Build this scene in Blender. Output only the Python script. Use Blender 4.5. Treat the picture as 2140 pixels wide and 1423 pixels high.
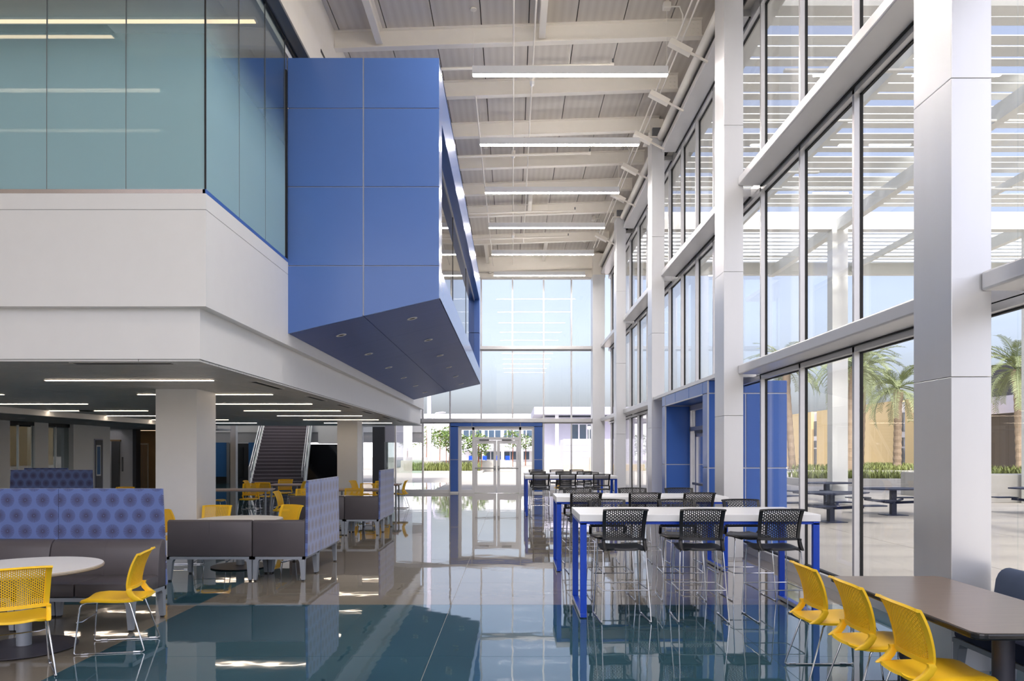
import bpy, bmesh, math, random
from mathutils import Vector, Matrix
random.seed(7)
R = math.radians
SC = bpy.context.scene
COL = SC.collection
for _o in list(bpy.data.objects):
    bpy.data.objects.remove(_o)

# ------------------------------------------------------------------ camera, sky, sun, exposure
F, CX, CY, H = 1560.0, 1071.0, 944.0, 1.7          # focal length / principal point in pixels of the 2140x1423 frame, eye height
cam_d = bpy.data.cameras.new('camera')
cam = bpy.data.objects.new('camera', cam_d)
COL.objects.link(cam)
cam.location = (0, 0, H)
cam.rotation_euler = (R(90), 0, 0)
cam_d.sensor_width = 36.0
cam_d.lens = 36.0 * F / 2140.0
cam_d.shift_x = (1070.0 - CX) / 2140.0
cam_d.shift_y = (CY - 711.5) / 2140.0
cam_d.clip_end = 600
SC.camera = cam

world = bpy.data.worlds.new('sky')
SC.world = world
world.use_nodes = True
wn, wl = world.node_tree.nodes, world.node_tree.links
wn.clear()
w_out = wn.new('ShaderNodeOutputWorld')
w_bg = wn.new('ShaderNodeBackground')
w_sky = wn.new('ShaderNodeTexSky')
w_sky.sky_type = 'NISHITA'
w_sky.sun_disc = False
w_sky.sun_elevation = R(51.0)
w_sky.sun_rotation = R(180.0)                      # the sun stands behind the viewer
w_sky.air_density = 1.0
w_sky.dust_density = 4.6
w_sky.ozone_density = 1.0
w_geo = wn.new('ShaderNodeTexCoord')
w_noise = wn.new('ShaderNodeTexNoise')
w_map = wn.new('ShaderNodeMapping')
w_cr = wn.new('ShaderNodeValToRGB')
w_mix = wn.new('ShaderNodeMix')
w_mix.data_type = 'RGBA'
w_mix.blend_type = 'MULTIPLY'
w_mix.inputs['Factor'].default_value = 1.0
w_map.inputs['Scale'].default_value = (1.6, 1.6, 5.0)
w_noise.inputs['Scale'].default_value = 2.2
w_noise.inputs['Detail'].default_value = 6.0
w_cr.color_ramp.elements[0].position = 0.40
w_cr.color_ramp.elements[0].color = (0.96, 0.94, 1.05, 1)
w_cr.color_ramp.elements[1].position = 0.75
w_cr.color_ramp.elements[1].color = (1.12, 1.09, 1.17, 1)
wl.new(w_geo.outputs['Generated'], w_map.inputs['Vector'])
wl.new(w_map.outputs[0], w_noise.inputs['Vector'])
wl.new(w_noise.outputs['Fac'], w_cr.inputs[0])
w_hsv = wn.new('ShaderNodeHueSaturation')
w_hsv.inputs['Saturation'].default_value = 0.62
wl.new(w_sky.outputs[0], w_hsv.inputs['Color'])
wl.new(w_hsv.outputs[0], w_mix.inputs[6])
wl.new(w_cr.outputs[0], w_mix.inputs[7])
wl.new(w_mix.outputs[2], w_bg.inputs['Color'])
w_bg.inputs['Strength'].default_value = 0.138
wl.new(w_bg.outputs[0], w_out.inputs[0])

sun_d = bpy.data.lights.new('sun', 'SUN')
sun = bpy.data.objects.new('sun', sun_d)
COL.objects.link(sun)
sun_d.energy = 2.0
sun_d.angle = R(5.0)
sun_d.color = (1.0, 0.95, 0.88)
sun.rotation_euler = Vector((0.03, 0.62, -0.78)).to_track_quat('-Z', 'Y').to_euler()

SC.view_settings.view_transform = 'Standard'
SC.view_settings.look = 'None'
SC.view_settings.exposure = 1.14
SC.view_settings.gamma = 1.0
SC.view_settings.use_curve_mapping = False
SC.cycles.max_bounces = 10
SC.cycles.diffuse_bounces = 5
SC.cycles.glossy_bounces = 4
SC.cycles.transmission_bounces = 4
SC.cycles.transparent_max_bounces = 24
SC.cycles.caustics_reflective = False
SC.cycles.caustics_refractive = False
SC.cycles.sample_clamp_indirect = 6.0
SC.cycles.use_denoising = True
SC.cycles.use_light_tree = True

# ------------------------------------------------------------------ materials
def lin(r, g, b):
    f = lambda c: (c / 255) / 12.92 if c / 255 <= 0.04045 else ((c / 255 + 0.055) / 1.055) ** 2.4
    return (f(r), f(g), f(b), 1.0)

MATS = {}
def mat(name, rgb, rough=0.5, metal=0.0, var=0.06, scale=6.0, bump=0.0, bscale=40.0, spec=0.5, stretch=None):
    m = bpy.data.materials.new(name)
    m.use_nodes = True
    n, l = m.node_tree.nodes, m.node_tree.links
    b = n['Principled BSDF']
    c = lin(*rgb)
    tc = n.new('ShaderNodeTexCoord')
    mp = n.new('ShaderNodeMapping')
    if stretch:
        mp.inputs['Scale'].default_value = stretch
    nz = n.new('ShaderNodeTexNoise')
    nz.inputs['Scale'].default_value = scale
    nz.inputs['Detail'].default_value = 4.0
    mx = n.new('ShaderNodeMix')
    mx.data_type = 'RGBA'
    mx.inputs[6].default_value = tuple(v * (1 - var) for v in c[:3]) + (1,)
    mx.inputs[7].default_value = tuple(min(1, v * (1 + var)) for v in c[:3]) + (1,)
    l.new(tc.outputs['Object'], mp.inputs['Vector'])
    l.new(mp.outputs[0], nz.inputs['Vector'])
    l.new(nz.outputs['Fac'], mx.inputs['Factor'])
    l.new(mx.outputs[2], b.inputs['Base Color'])
    b.inputs['Roughness'].default_value = rough
    b.inputs['Metallic'].default_value = metal
    b.inputs['Specular IOR Level'].default_value = spec
    if bump:
        nb = n.new('ShaderNodeTexNoise')
        nb.inputs['Scale'].default_value = bscale
        bp = n.new('ShaderNodeBump')
        bp.inputs['Strength'].default_value = bump
        bp.inputs['Distance'].default_value = 0.01
        l.new(mp.outputs[0], nb.inputs['Vector'])
        l.new(nb.outputs['Fac'], bp.inputs['Height'])
        l.new(bp.outputs[0], b.inputs['Normal'])
    MATS[name] = m
    return m

def mth(n, l, op, a, b=None, c=None):
    x = n.new('ShaderNodeMath')
    x.operation = op
    for i, v in enumerate((a, b, c)):
        if v is None:
            continue
        if isinstance(v, (int, float)):
            x.inputs[i].default_value = v
        else:
            l.new(v, x.inputs[i])
    return x.outputs[0]

def emis(name, rgb, strength):
    m = bpy.data.materials.new(name)
    m.use_nodes = True
    n, l = m.node_tree.nodes, m.node_tree.links
    n.clear()
    o = n.new('ShaderNodeOutputMaterial')
    e = n.new('ShaderNodeEmission')
    e.inputs['Color'].default_value = lin(*rgb)
    e.inputs['Strength'].default_value = strength
    l.new(e.outputs[0], o.inputs[0])
    MATS[name] = m
    return m

def schlick(n, l, f0):
    g = n.new('ShaderNodeNewGeometry')
    d = n.new('ShaderNodeVectorMath')
    d.operation = 'DOT_PRODUCT'
    l.new(g.outputs['Incoming'], d.inputs[0])
    l.new(g.outputs['Normal'], d.inputs[1])
    a = mth(n, l, 'ABSOLUTE', d.outputs['Value'])
    b = mth(n, l, 'SUBTRACT', 1.0, a)
    p = mth(n, l, 'POWER', b, 5.0)
    return mth(n, l, 'MULTIPLY_ADD', p, 1.0 - f0, f0)

def glass(name, tint, f0=0.035, rough=0.0):
    m = bpy.data.materials.new(name)
    m.use_nodes = True
    n, l = m.node_tree.nodes, m.node_tree.links
    n.clear()
    o = n.new('ShaderNodeOutputMaterial')
    t = n.new('ShaderNodeBsdfTransparent')
    t.inputs['Color'].default_value = tuple(tint) + (1,)
    g = n.new('ShaderNodeBsdfGlossy')
    g.inputs['Roughness'].default_value = rough
    mx = n.new('ShaderNodeMixShader')
    l.new(schlick(n, l, f0), mx.inputs[0])
    l.new(t.outputs[0], mx.inputs[1])
    l.new(g.outputs[0], mx.inputs[2])
    l.new(mx.outputs[0], o.inputs[0])
    MATS[name] = m
    return m

def frosted(name, z0, z1):
    """clear green-tinted glass whose applied frosted film fades out between the heights z0 and z1"""
    m = glass(name, (0.93, 0.965, 0.955), 0.045)
    n, l = m.node_tree.nodes, m.node_tree.links
    out = [x for x in n if x.type == 'OUTPUT_MATERIAL'][0]
    clear = out.inputs[0].links[0].from_node
    tr = n.new('ShaderNodeBsdfTranslucent')
    tr.inputs['Color'].default_value = lin(190, 224, 230)
    df = n.new('ShaderNodeBsdfDiffuse')
    df.inputs['Color'].default_value = lin(188, 226, 236)
    m1 = n.new('ShaderNodeMixShader')
    m1.inputs[0].default_value = 0.62
    l.new(tr.outputs[0], m1.inputs[1])
    l.new(df.outputs[0], m1.inputs[2])
    gl = n.new('ShaderNodeBsdfGlossy')
    gl.inputs['Roughness'].default_value = 0.02
    m2 = n.new('ShaderNodeMixShader')
    l.new(schlick(n, l, 0.045), m2.inputs[0])
    l.new(m1.outputs[0], m2.inputs[1])
    l.new(gl.outputs[0], m2.inputs[2])
    g = n.new('ShaderNodeNewGeometry')
    s = n.new('ShaderNodeSeparateXYZ')
    l.new(g.outputs['Position'], s.inputs[0])
    mr = n.new('ShaderNodeMapRange')
    mr.interpolation_type = 'SMOOTHSTEP'
    mr.inputs[1].default_value = z0
    mr.inputs[2].default_value = z1
    mr.inputs[3].default_value = 0.92
    mr.inputs[4].default_value = 0.0
    l.new(s.outputs['Z'], mr.inputs[0])
    m3 = n.new('ShaderNodeMixShader')
    l.new(mr.outputs[0], m3.inputs[0])
    l.new(clear.outputs[0], m3.inputs[1])
    l.new(m2.outputs[0], m3.inputs[2])
    l.new(m3.outputs[0], out.inputs[0])
    return m

def burst_fabric(name, ground, ink):
    """upholstery printed with staggered rows of radial sunbursts; Object coordinates x / z in metres"""
    m = bpy.data.materials.new(name)
    m.use_nodes = True
    n, l = m.node_tree.nodes, m.node_tree.links
    b = n['Principled BSDF']
    tc = n.new('ShaderNodeTexCoord')
    s = n.new('ShaderNodeSeparateXYZ')
    l.new(tc.outputs['Object'], s.inputs[0])
    v = mth(n, l, 'DIVIDE', s.outputs['Z'], 0.160)
    row = mth(n, l, 'FLOOR', v)
    odd = mth(n, l, 'MODULO', row, 2.0)
    u = mth(n, l, 'MULTIPLY_ADD', odd, 0.5, mth(n, l, 'ADD', mth(n, l, 'DIVIDE', s.outputs['X'], 0.182), 50.0))
    fu = mth(n, l, 'MULTIPLY', mth(n, l, 'SUBTRACT', mth(n, l, 'FRACT', u), 0.5), 0.182)
    fv = mth(n, l, 'MULTIPLY', mth(n, l, 'SUBTRACT', mth(n, l, 'FRACT', v), 0.5), 0.160)
    r = mth(n, l, 'SQRT', mth(n, l, 'ADD', mth(n, l, 'MULTIPLY', fu, fu), mth(n, l, 'MULTIPLY', fv, fv)))
    ang = mth(n, l, 'ARCTAN2', fv, fu)
    spoke = mth(n, l, 'SINE', mth(n, l, 'MULTIPLY', ang, 34.0))
    thr = mth(n, l, 'MULTIPLY_ADD', r, 26.0, -1.35)
    line = mth(n, l, 'GREATER_THAN', spoke, thr)
    disc = mth(n, l, 'LESS_THAN', r, 0.0715)
    hole = mth(n, l, 'GREATER_THAN', r, 0.006)
    k = mth(n, l, 'MULTIPLY', mth(n, l, 'MULTIPLY', line, disc), hole)
    k = mth(n, l, 'MULTIPLY', k, 0.88)
    mx = n.new('ShaderNodeMix')
    mx.data_type = 'RGBA'
    l.new(k, mx.inputs['Factor'])
    mx.inputs[6].default_value = lin(*ground)
    mx.inputs[7].default_value = lin(*ink)
    l.new(mx.outputs[2], b.inputs['Base Color'])
    b.inputs['Roughness'].default_value = 0.75
    b.inputs['Sheen Weight'].default_value = 0.9
    b.inputs['Sheen Roughness'].default_value = 0.35
    MATS[name] = m
    return m

def concrete(name, rgb, rough=0.028):
    """polished, sealed concrete: fine aggregate specks, broad mottling, a slightly wavy surface"""
    m = bpy.data.materials.new(name)
    m.use_nodes = True
    n, l = m.node_tree.nodes, m.node_tree.links
    b = n['Principled BSDF']
    g = n.new('ShaderNodeNewGeometry')
    n1 = n.new('ShaderNodeTexNoise')
    n1.inputs['Scale'].default_value = 1.3
    n1.inputs['Detail'].default_value = 6.0
    n2 = n.new('ShaderNodeTexNoise')
    n2.inputs['Scale'].default_value = 130.0
    n2.inputs['Detail'].default_value = 3.0
    for x in (n1, n2):
        l.new(g.outputs['Position'], x.inputs['Vector'])
    c = lin(*rgb)
    k = mth(n, l, 'ADD', mth(n, l, 'MULTIPLY', n1.outputs['Fac'], 0.75), mth(n, l, 'MULTIPLY', n2.outputs['Fac'], 0.45))
    k = mth(n, l, 'SUBTRACT', k, 0.1)
    mx = n.new('ShaderNodeMix')
    mx.data_type = 'RGBA'
    l.new(k, mx.inputs['Factor'])
    mx.inputs[6].default_value = tuple(v * 0.72 for v in c[:3]) + (1,)
    mx.inputs[7].default_value = tuple(min(1, v * 1.3) for v in c[:3]) + (1,)
    l.new(mx.outputs[2], b.inputs['Base Color'])
    b.inputs['Roughness'].default_value = rough
    b.inputs['Specular IOR Level'].default_value = 0.62
    n3 = n.new('ShaderNodeTexNoise')
    n3.inputs['Scale'].default_value = 2.2
    n3.inputs['Detail'].default_value = 2.0
    l.new(g.outputs['Position'], n3.inputs['Vector'])
    bp = n.new('ShaderNodeBump')
    bp.inputs['Strength'].default_value = 0.10
    bp.inputs['Distance'].default_value = 0.012
    l.new(n3.outputs['Fac'], bp.inputs['Height'])
    l.new(bp.outputs[0], b.inputs['Normal'])
    MATS[name] = m
    return m

def striped(name, rgb_a, rgb_b, axis, period, rough=0.6, duty=0.5, soft=0.12, metal=0.0):
    m = bpy.data.materials.new(name)
    m.use_nodes = True
    n, l = m.node_tree.nodes, m.node_tree.links
    b = n['Principled BSDF']
    g = n.new('ShaderNodeNewGeometry')
    s = n.new('ShaderNodeSeparateXYZ')
    l.new(g.outputs['Position'], s.inputs[0])
    f = mth(n, l, 'FRACT', mth(n, l, 'ADD', mth(n, l, 'DIVIDE', s.outputs[axis], period), 100.0))
    t = mth(n, l, 'ABSOLUTE', mth(n, l, 'SUBTRACT', f, 0.5))
    mr = n.new('ShaderNodeMapRange')
    mr.inputs[1].default_value = duty * 0.5 - soft * 0.5
    mr.inputs[2].default_value = duty * 0.5 + soft * 0.5
    l.new(t, mr.inputs[0])
    mx = n.new('ShaderNodeMix')
    mx.data_type = 'RGBA'
    l.new(mr.outputs[0], mx.inputs['Factor'])
    mx.inputs[6].default_value = lin(*rgb_a)
    mx.inputs[7].default_value = lin(*rgb_b)
    l.new(mx.outputs[2], b.inputs['Base Color'])
    b.inputs['Roughness'].default_value = rough
    b.inputs['Metallic'].default_value = metal
    MATS[name] = m
    return m

mat('white', (236, 236, 236), 0.45, var=0.02)
mat('white_satin', (232, 233, 235), 0.32, var=0.02)
mat('column_clad', (226, 227, 230), 0.36, metal=0.6, var=0.03, stretch=(1, 1, 0.2))
mat('alum', (218, 218, 220), 0.36, metal=0.5, var=0.03)
mat('alum_dark', (120, 122, 126), 0.4, metal=0.4, var=0.04)
mat('gasket', (16, 17, 18), 0.6, var=0.1)
mat('black', (18, 18, 20), 0.5, var=0.1)
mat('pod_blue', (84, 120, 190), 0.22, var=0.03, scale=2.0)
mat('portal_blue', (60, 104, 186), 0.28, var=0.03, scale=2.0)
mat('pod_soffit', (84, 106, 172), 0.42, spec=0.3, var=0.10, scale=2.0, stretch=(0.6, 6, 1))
mat('pod_joint', (196, 200, 210), 0.4, var=0.03)
mat('steel_white', (240, 235, 226), 0.5, var=0.03)
mat('leg_blue', (6, 70, 196), 0.30, var=0.04)
mat('bar_top', (252, 252, 253), 0.28, var=0.02)
mat('black_plastic', (30, 31, 35), 0.42, var=0.08)
mat('yellow_plastic', (255, 205, 36), 0.45, var=0.03)
mat('chrome', (205, 208, 214), 0.14, metal=1.0, var=0.03)
mat('charcoal', (86, 81, 85), 0.42, var=0.06, bump=0.05, bscale=160)
mat('navy_fabric', (30, 40, 74), 0.7, var=0.1, bump=0.05, bscale=200)
mat('slate_fabric', (74, 88, 116), 0.8, var=0.1, bump=0.06, bscale=240)
mat('silver_paint', (158, 165, 176), 0.40, metal=0.25, var=0.04)
mat('table_white', (244, 242, 240), 0.35, var=0.02)
mat('table_edge', (176, 166, 152), 0.4, var=0.06)
mat('base_dark', (74, 72, 80), 0.4, metal=0.2, var=0.06)
mat('laminate', (122, 107, 95), 0.30, var=0.22, scale=3.0, stretch=(1.2, 14, 1))
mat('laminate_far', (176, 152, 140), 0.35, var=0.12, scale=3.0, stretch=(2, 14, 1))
mat('table_black_edge', (28, 27, 28), 0.22, var=0.05)
mat('carpet_tread', (104, 97, 104), 0.85, var=0.12, scale=40)
mat('gray_dark', (72, 74, 82), 0.5, var=0.05)
mat('wall_grey', (176, 176, 178), 0.6, var=0.03)
mat('wall_blue', (36, 98, 156), 0.5, var=0.04)
mat('door_tan', (176, 150, 120), 0.5, var=0.10, scale=3, stretch=(8, 8, 0.6))
mat('corridor_tan', (176, 146, 104), 0.6, var=0.04)
mat('stainless', (150, 150, 150), 0.3, metal=0.9, var=0.05, stretch=(1, 1, 0.1))
mat('shoe_metal', (190, 178, 170), 0.25, metal=0.8, var=0.15, scale=2.0)
mat('room_dark', (44, 44, 48), 0.7, var=0.1)
mat('paving', (190, 184, 174), 0.8, var=0.07, scale=1.2)
mat('conc_ext', (178, 176, 170), 0.8, var=0.08, scale=3)
mat('ext_white', (240, 240, 244), 0.7, var=0.02)
mat('ext_lavender', (196, 196, 214), 0.7, var=0.03)
mat('ext_beige', (204, 188, 164), 0.8, var=0.05)
mat('ext_tan', (232, 206, 152), 0.8, var=0.08, scale=14, stretch=(1, 1, 8))
mat('ext_dark', (64, 64, 72), 0.6, var=0.05)
mat('ext_window', (70, 90, 110), 0.08, var=0.3, scale=0.4, spec=0.9)
mat('canopy_white', (238, 240, 236), 0.5, var=0.03)
mat('palm_trunk', (156, 138, 116), 0.9, var=0.4, scale=7, bump=0.6, bscale=6, stretch=(1, 1, 5))
mat('palm_frond', (140, 150, 106), 0.6, var=0.30, scale=3)
mat('leaf_green', (110, 134, 66), 0.6, var=0.35, scale=5)
mat('grass', (136, 146, 84), 0.8, var=0.35, scale=5)
mat('bark', (150, 92, 64), 0.8, var=0.2)
mat('soil', (120, 100, 80), 0.9, var=0.2)
mat('picnic_navy', (34, 42, 68), 0.5, var=0.06)
mat('joint_fill', (168, 164, 158), 0.5, var=0.05)
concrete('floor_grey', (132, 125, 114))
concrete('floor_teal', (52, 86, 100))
striped('deck', (218, 212, 204), (208, 201, 193), 'X', 0.152, 0.6, 0.5, 0.5)
striped('plank_grey', (226, 225, 223), (220, 219, 217), 'Y', 0.09, 0.42, 0.5, 0.3)
striped('dark_siding', (70, 70, 78), (52, 52, 58), 'Y', 1.0, 0.6, 0.94, 0.03)
glass('glass_clear', (0.965, 0.975, 0.975), 0.018)
glass('glass_dark', (0.55, 0.6, 0.6), 0.06)
glass('glass_rail', (0.86, 0.94, 0.90), 0.05)
frosted('glass_frosted', 5.45, 6.75)
burst_fabric('burst', (100, 120, 180), (62, 54, 78))
emis('lens_pendant', (255, 247, 240), 44.0)
emis('lens_added_up', (255, 244, 230), 1.2)  # invented glow on the pendant tops, brightens the roof deck
emis('lens_linear', (255, 232, 206), 8.0)
emis('lens_warm', (255, 224, 186), 0.9)
emis('lens_added_down', (255, 236, 212), 45.0)  # for the downlights added as fill under the mezzanine
mat('dark_gloss', (34, 35, 40), 0.07, var=0.3, scale=0.8, spec=0.8)
mat('nosing', (150, 142, 150), 0.7, var=0.1)

# ------------------------------------------------------------------ mesh helpers
class MB:
    def __init__(self):
        self.v, self.f = [], []
    def add(self, vs, fs):
        b = len(self.v)
        self.v += [tuple(p) for p in vs]
        self.f += [tuple(i + b for i in q) for q in fs]
        return self
    def box(self, x0, x1, y0, y1, z0, z1, dz=0.0):
        """dz shears the +x end upwards"""
        vs = [(x0, y0, z0), (x1, y0, z0 + dz), (x1, y1, z0 + dz), (x0, y1, z0), (x0, y0, z1), (x1, y0, z1 + dz), (x1, y1, z1 + dz), (x0, y1, z1)]
        return self.add(vs, [(3, 2, 1, 0), (4, 5, 6, 7), (0, 1, 5, 4), (1, 2, 6, 5), (2, 3, 7, 6), (3, 0, 4, 7)])
    def cbox(self, x0, x1, y0, y1, z0, z1, c):
        """box with chamfered / rounded edges"""
        bm = bmesh.new()
        bmesh.ops.create_cube(bm, size=1.0)
        for q in bm.verts:
            q.co = Vector((x0 if q.co.x < 0 else x1, y0 if q.co.y < 0 else y1, z0 if q.co.z < 0 else z1))
        bmesh.ops.bevel(bm, geom=bm.edges[:], offset=c, segments=2, profile=0.5, affect='EDGES')
        bm.verts.index_update()
        self.add([q.co[:] for q in bm.verts], [[q.index for q in f.verts] for f in bm.faces])
        bm.free()
        return self
    def prism(self, poly, axis, a, b):
        """extrude a 2-D polygon between a and b along axis"""
        n = len(poly)
        def P(p, t):
            return {'x': (t, p[0], p[1]), 'y': (p[0], t, p[1]), 'z': (p[0], p[1], t)}[axis]
        vs = [P(p, a) for p in poly] + [P(p, b) for p in poly]
        fs = [tuple(range(n - 1, -1, -1)), tuple(range(n, 2 * n))]
        fs += [(i, (i + 1) % n, n + (i + 1) % n, n + i) for i in range(n)]
        return self.add(vs, fs)
    def tube(self, pts, r, n=8, cap=True, radii=None):
        pts = [Vector(p) for p in pts]
        vs, fs = [], []
        prev = None
        for i, p in enumerate(pts):
            if i == 0:
                t = pts[1] - p
            elif i == len(pts) - 1:
                t = p - pts[i - 1]
            else:
                t = (pts[i + 1] - p).normalized() + (p - pts[i - 1]).normalized()
            t.normalize()
            if prev is None:
                a = Vector((0, 0, 1)) if abs(t.z) < 0.9 else Vector((1, 0, 0))
                u = t.cross(a).normalized()
            else:
                u = (prev - t * prev.dot(t)).normalized()
            prev = u
            w = t.cross(u)
            k = 1.0
            if 0 < i < len(pts) - 1:
                c = (pts[i + 1] - p).normalized().dot((p - pts[i - 1]).normalized())
                k = 1.0 / max(0.6, math.sqrt(max(0.0, (1 + c) / 2)))
            rr = (radii[i] if radii else r)
            for j in range(n):
                th = 2 * math.pi * j / n
                vs.append(p + (u * math.cos(th) + w * math.sin(th)) * rr * (k if False else 1.0))
        for i in range(len(pts) - 1):
            for j in range(n):
                a, b = i * n + j, i * n + (j + 1) % n
                fs.append((a, b, b + n, a + n))
        if cap:
            fs.append(tuple(range(n - 1, -1, -1)))
            m = (len(pts) - 1) * n
            fs.append(tuple(range(m, m + n)))
        return self.add(vs, fs)
    def lathe(self, prof, n=32, c=(0, 0)):
        vs, fs = [], []
        for (r, z) in prof:
            for j in range(n):
                th = 2 * math.pi * j / n
                vs.append((c[0] + r * math.cos(th), c[1] + r * math.sin(th), z))
        m = len(prof)
        for i in range(m - 1):
            for j in range(n):
                a, b = i * n + j, i * n + (j + 1) % n
                fs.append((a, b, b + n, a + n))
        fs.append(tuple(range(n - 1, -1, -1)))
        fs.append(tuple(range((m - 1) * n, m * n)))
        return self.add(vs, fs)
    def cells(self, fn, us, vs_, keep=lambda i, j: True):
        nu, nv = len(us), len(vs_)
        idx, vs, fs = {}, [], []
        def I(i, j):
            if (i, j) not in idx:
                idx[(i, j)] = len(vs)
                vs.append(fn(us[i], vs_[j]))
            return idx[(i, j)]
        for i in range(nu - 1):
            for j in range(nv - 1):
                if keep(i, j):
                    fs.append((I(i, j), I(i + 1, j), I(i + 1, j + 1), I(i, j + 1)))
        return self.add(vs, fs)
    def mesh(self, name, mats, origin=(0, 0, 0), smooth=False, solid=0.0, offset=0.0, bevel=0.0):
        me = bpy.data.meshes.new(name)
        ox, oy, oz = origin
        me.from_pydata([(x - ox, y - oy, z - oz) for x, y, z in self.v], [], self.f)
        for m in (mats if isinstance(mats, (list, tuple)) else [mats]):
            me.materials.append(MATS[m] if isinstance(m, str) else m)
        me.update()
        bm = bmesh.new()
        bm.from_mesh(me)
        bmesh.ops.recalc_face_normals(bm, faces=bm.faces[:])
        bm.to_mesh(me)
        bm.free()
        if solid or bevel:
            tmp = bpy.data.objects.new('tmp', me)
            COL.objects.link(tmp)
            if solid:
                s = tmp.modifiers.new('s', 'SOLIDIFY')
                s.thickness = solid
                s.offset = offset
            if bevel:
                s = tmp.modifiers.new('b', 'BEVEL')
                s.width = bevel
                s.segments = 2
                s.limit_method = 'ANGLE'
            dg = bpy.context.evaluated_depsgraph_get()
            me2 = bpy.data.meshes.new_from_object(tmp.evaluated_get(dg))
            bpy.data.objects.remove(tmp)
            bpy.data.meshes.remove(me)
            me = me2
            me.name = name
        if smooth:
            for p in me.polygons:
                p.use_smooth = True
            try:
                me.set_sharp_from_angle(angle=R(40))
            except Exception:
                pass
        return me
    def build(self, name, mats, parent=None, origin=None, loc=None, **k):
        """link as one mesh object; origin = the world point its vertices are measured from"""
        if origin is None:
            origin = (0, 0, 0)
        me = self.mesh(name, mats, origin, **k)
        return put(name, me, parent, loc if loc is not None else ((0, 0, 0) if parent else origin))

def put(name, me, parent=None, loc=(0, 0, 0), rz=0.0):
    o = bpy.data.objects.new(name, me)
    COL.objects.link(o)
    o.location = loc
    o.rotation_euler = (0, 0, rz)
    if parent:
        o.parent = parent
    return o

def tag(o, label=None, cat=None, group=None, kind=None):
    if label:
        o['label'] = label
    if cat:
        o['category'] = cat
    if group:
        o['group'] = group
    if kind:
        o['kind'] = kind
    return o

def thing(name, label, cat, loc=(0, 0, 0), rz=0.0, group=None):
    o = put(name, None, None, loc, rz)
    o.empty_display_size = 0.1
    return tag(o, label, cat, group)

def struct(name, loc=(0, 0, 0), label=None):
    o = put(name, None, None, loc)
    o.empty_display_size = 0.1
    return tag(o, label, None, None, 'structure')

def copy_tree(o, parent=None):
    c = o.copy()
    COL.objects.link(c)
    if parent:
        c.parent = parent
    for ch in [q for q in bpy.data.objects if q.parent == o and q != c]:
        copy_tree(ch, c)
    return c

def B(*a):
    return MB().box(*a)

# ------------------------------------------------------------------ STRUCTURE: floor
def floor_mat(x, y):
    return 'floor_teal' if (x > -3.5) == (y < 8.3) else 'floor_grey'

fl = struct('floor', (0, 0, 0), 'polished concrete floor in grey-brown and teal panels')
xs = [-18.4, -15.0, -11.9, -9.1, -6.3, -3.5, -0.68, 2.14, 4.05]
ys = [-6.2, -0.7, 2.75, 6.2, 8.3, 9.68, 13.2, 16.7, 20.2, 23.7, 27.2, 30.86, 34.3, 37.7, 41.0]
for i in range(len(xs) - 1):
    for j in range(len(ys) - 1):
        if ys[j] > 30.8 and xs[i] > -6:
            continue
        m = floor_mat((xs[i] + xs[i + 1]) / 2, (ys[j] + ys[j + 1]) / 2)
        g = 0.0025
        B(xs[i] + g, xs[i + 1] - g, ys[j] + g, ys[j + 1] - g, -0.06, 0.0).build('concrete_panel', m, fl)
B(-18.5, 4.1, -6.4, 30.9, -0.2, -0.004).build('joint_bed', 'joint_fill', fl)
B(-18.5, -3.5, 30.9, 41.2, -0.2, -0.004).build('joint_bed', 'joint_fill', fl)

# ------------------------------------------------------------------ right-hand window wall: columns, glazing bays, transoms
COLY = [-6.53, -0.43, 5.672, 11.772, 17.87, 23.97]
for k, y in enumerate(COLY):
    z1 = 9.22
    c = struct('column', (3.49, y + 0.27, 0), 'white metal-clad column in the tall window wall')
    zs = [0.03, 2.27, 4.54, 6.85, z1]
    for a, b in zip(zs[:-1], zs[1:]):
        MB().cbox(3.335, 3.64, y, y + 0.535, a + 0.0015, b - 0.0015, 0.004).build('cladding_panel', 'column_clad', c, origin=(3.49, y + 0.27, 0))
    B(3.36, 3.62, y + 0.02, y + 0.515, 0.0, z1 + 0.25).build('core', 'alum_dark', c, origin=(3.49, y + 0.27, 0))
    B(3.345, 3.63, y + 0.01, y + 0.525, 0.0, 0.031).build('base_trim', 'alum', c, origin=(3.49, y + 0.27, 0))
    B(3.22, 3.66, y - 0.02, y + 0.56, z1, z1 + 0.03).build('cap_plate', 'steel_white', c, origin=(3.49, y + 0.27, 0))
    B(3.32, 3.64, y + 0.12, y + 0.40, z1 + 0.03, 9.72).build('stub_post', 'steel_white', c, origin=(3.49, y + 0.27, 0))
c = struct('column', (3.48, 30.4, 0), 'wide white corner column at the far glazed wall')
MB().cbox(3.235, 3.72, 30.08, 30.85, 0.0, 8.84, 0.004).build('cladding_panel', 'column_clad', c, origin=(3.48, 30.4, 0))
B(3.25, 3.70, 30.1, 30.83, 8.84, 9.7).build('stub_post', 'steel_white', c, origin=(3.48, 30.4, 0))

XG = 3.93
TZ = [(2.92, 3.065), (5.895, 6.035), (8.865, 9.0)]
win_n = [0]
def window_root(loc, label):
    win_n[0] += 1
    return struct('window_%d' % win_n[0], loc, label)

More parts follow.
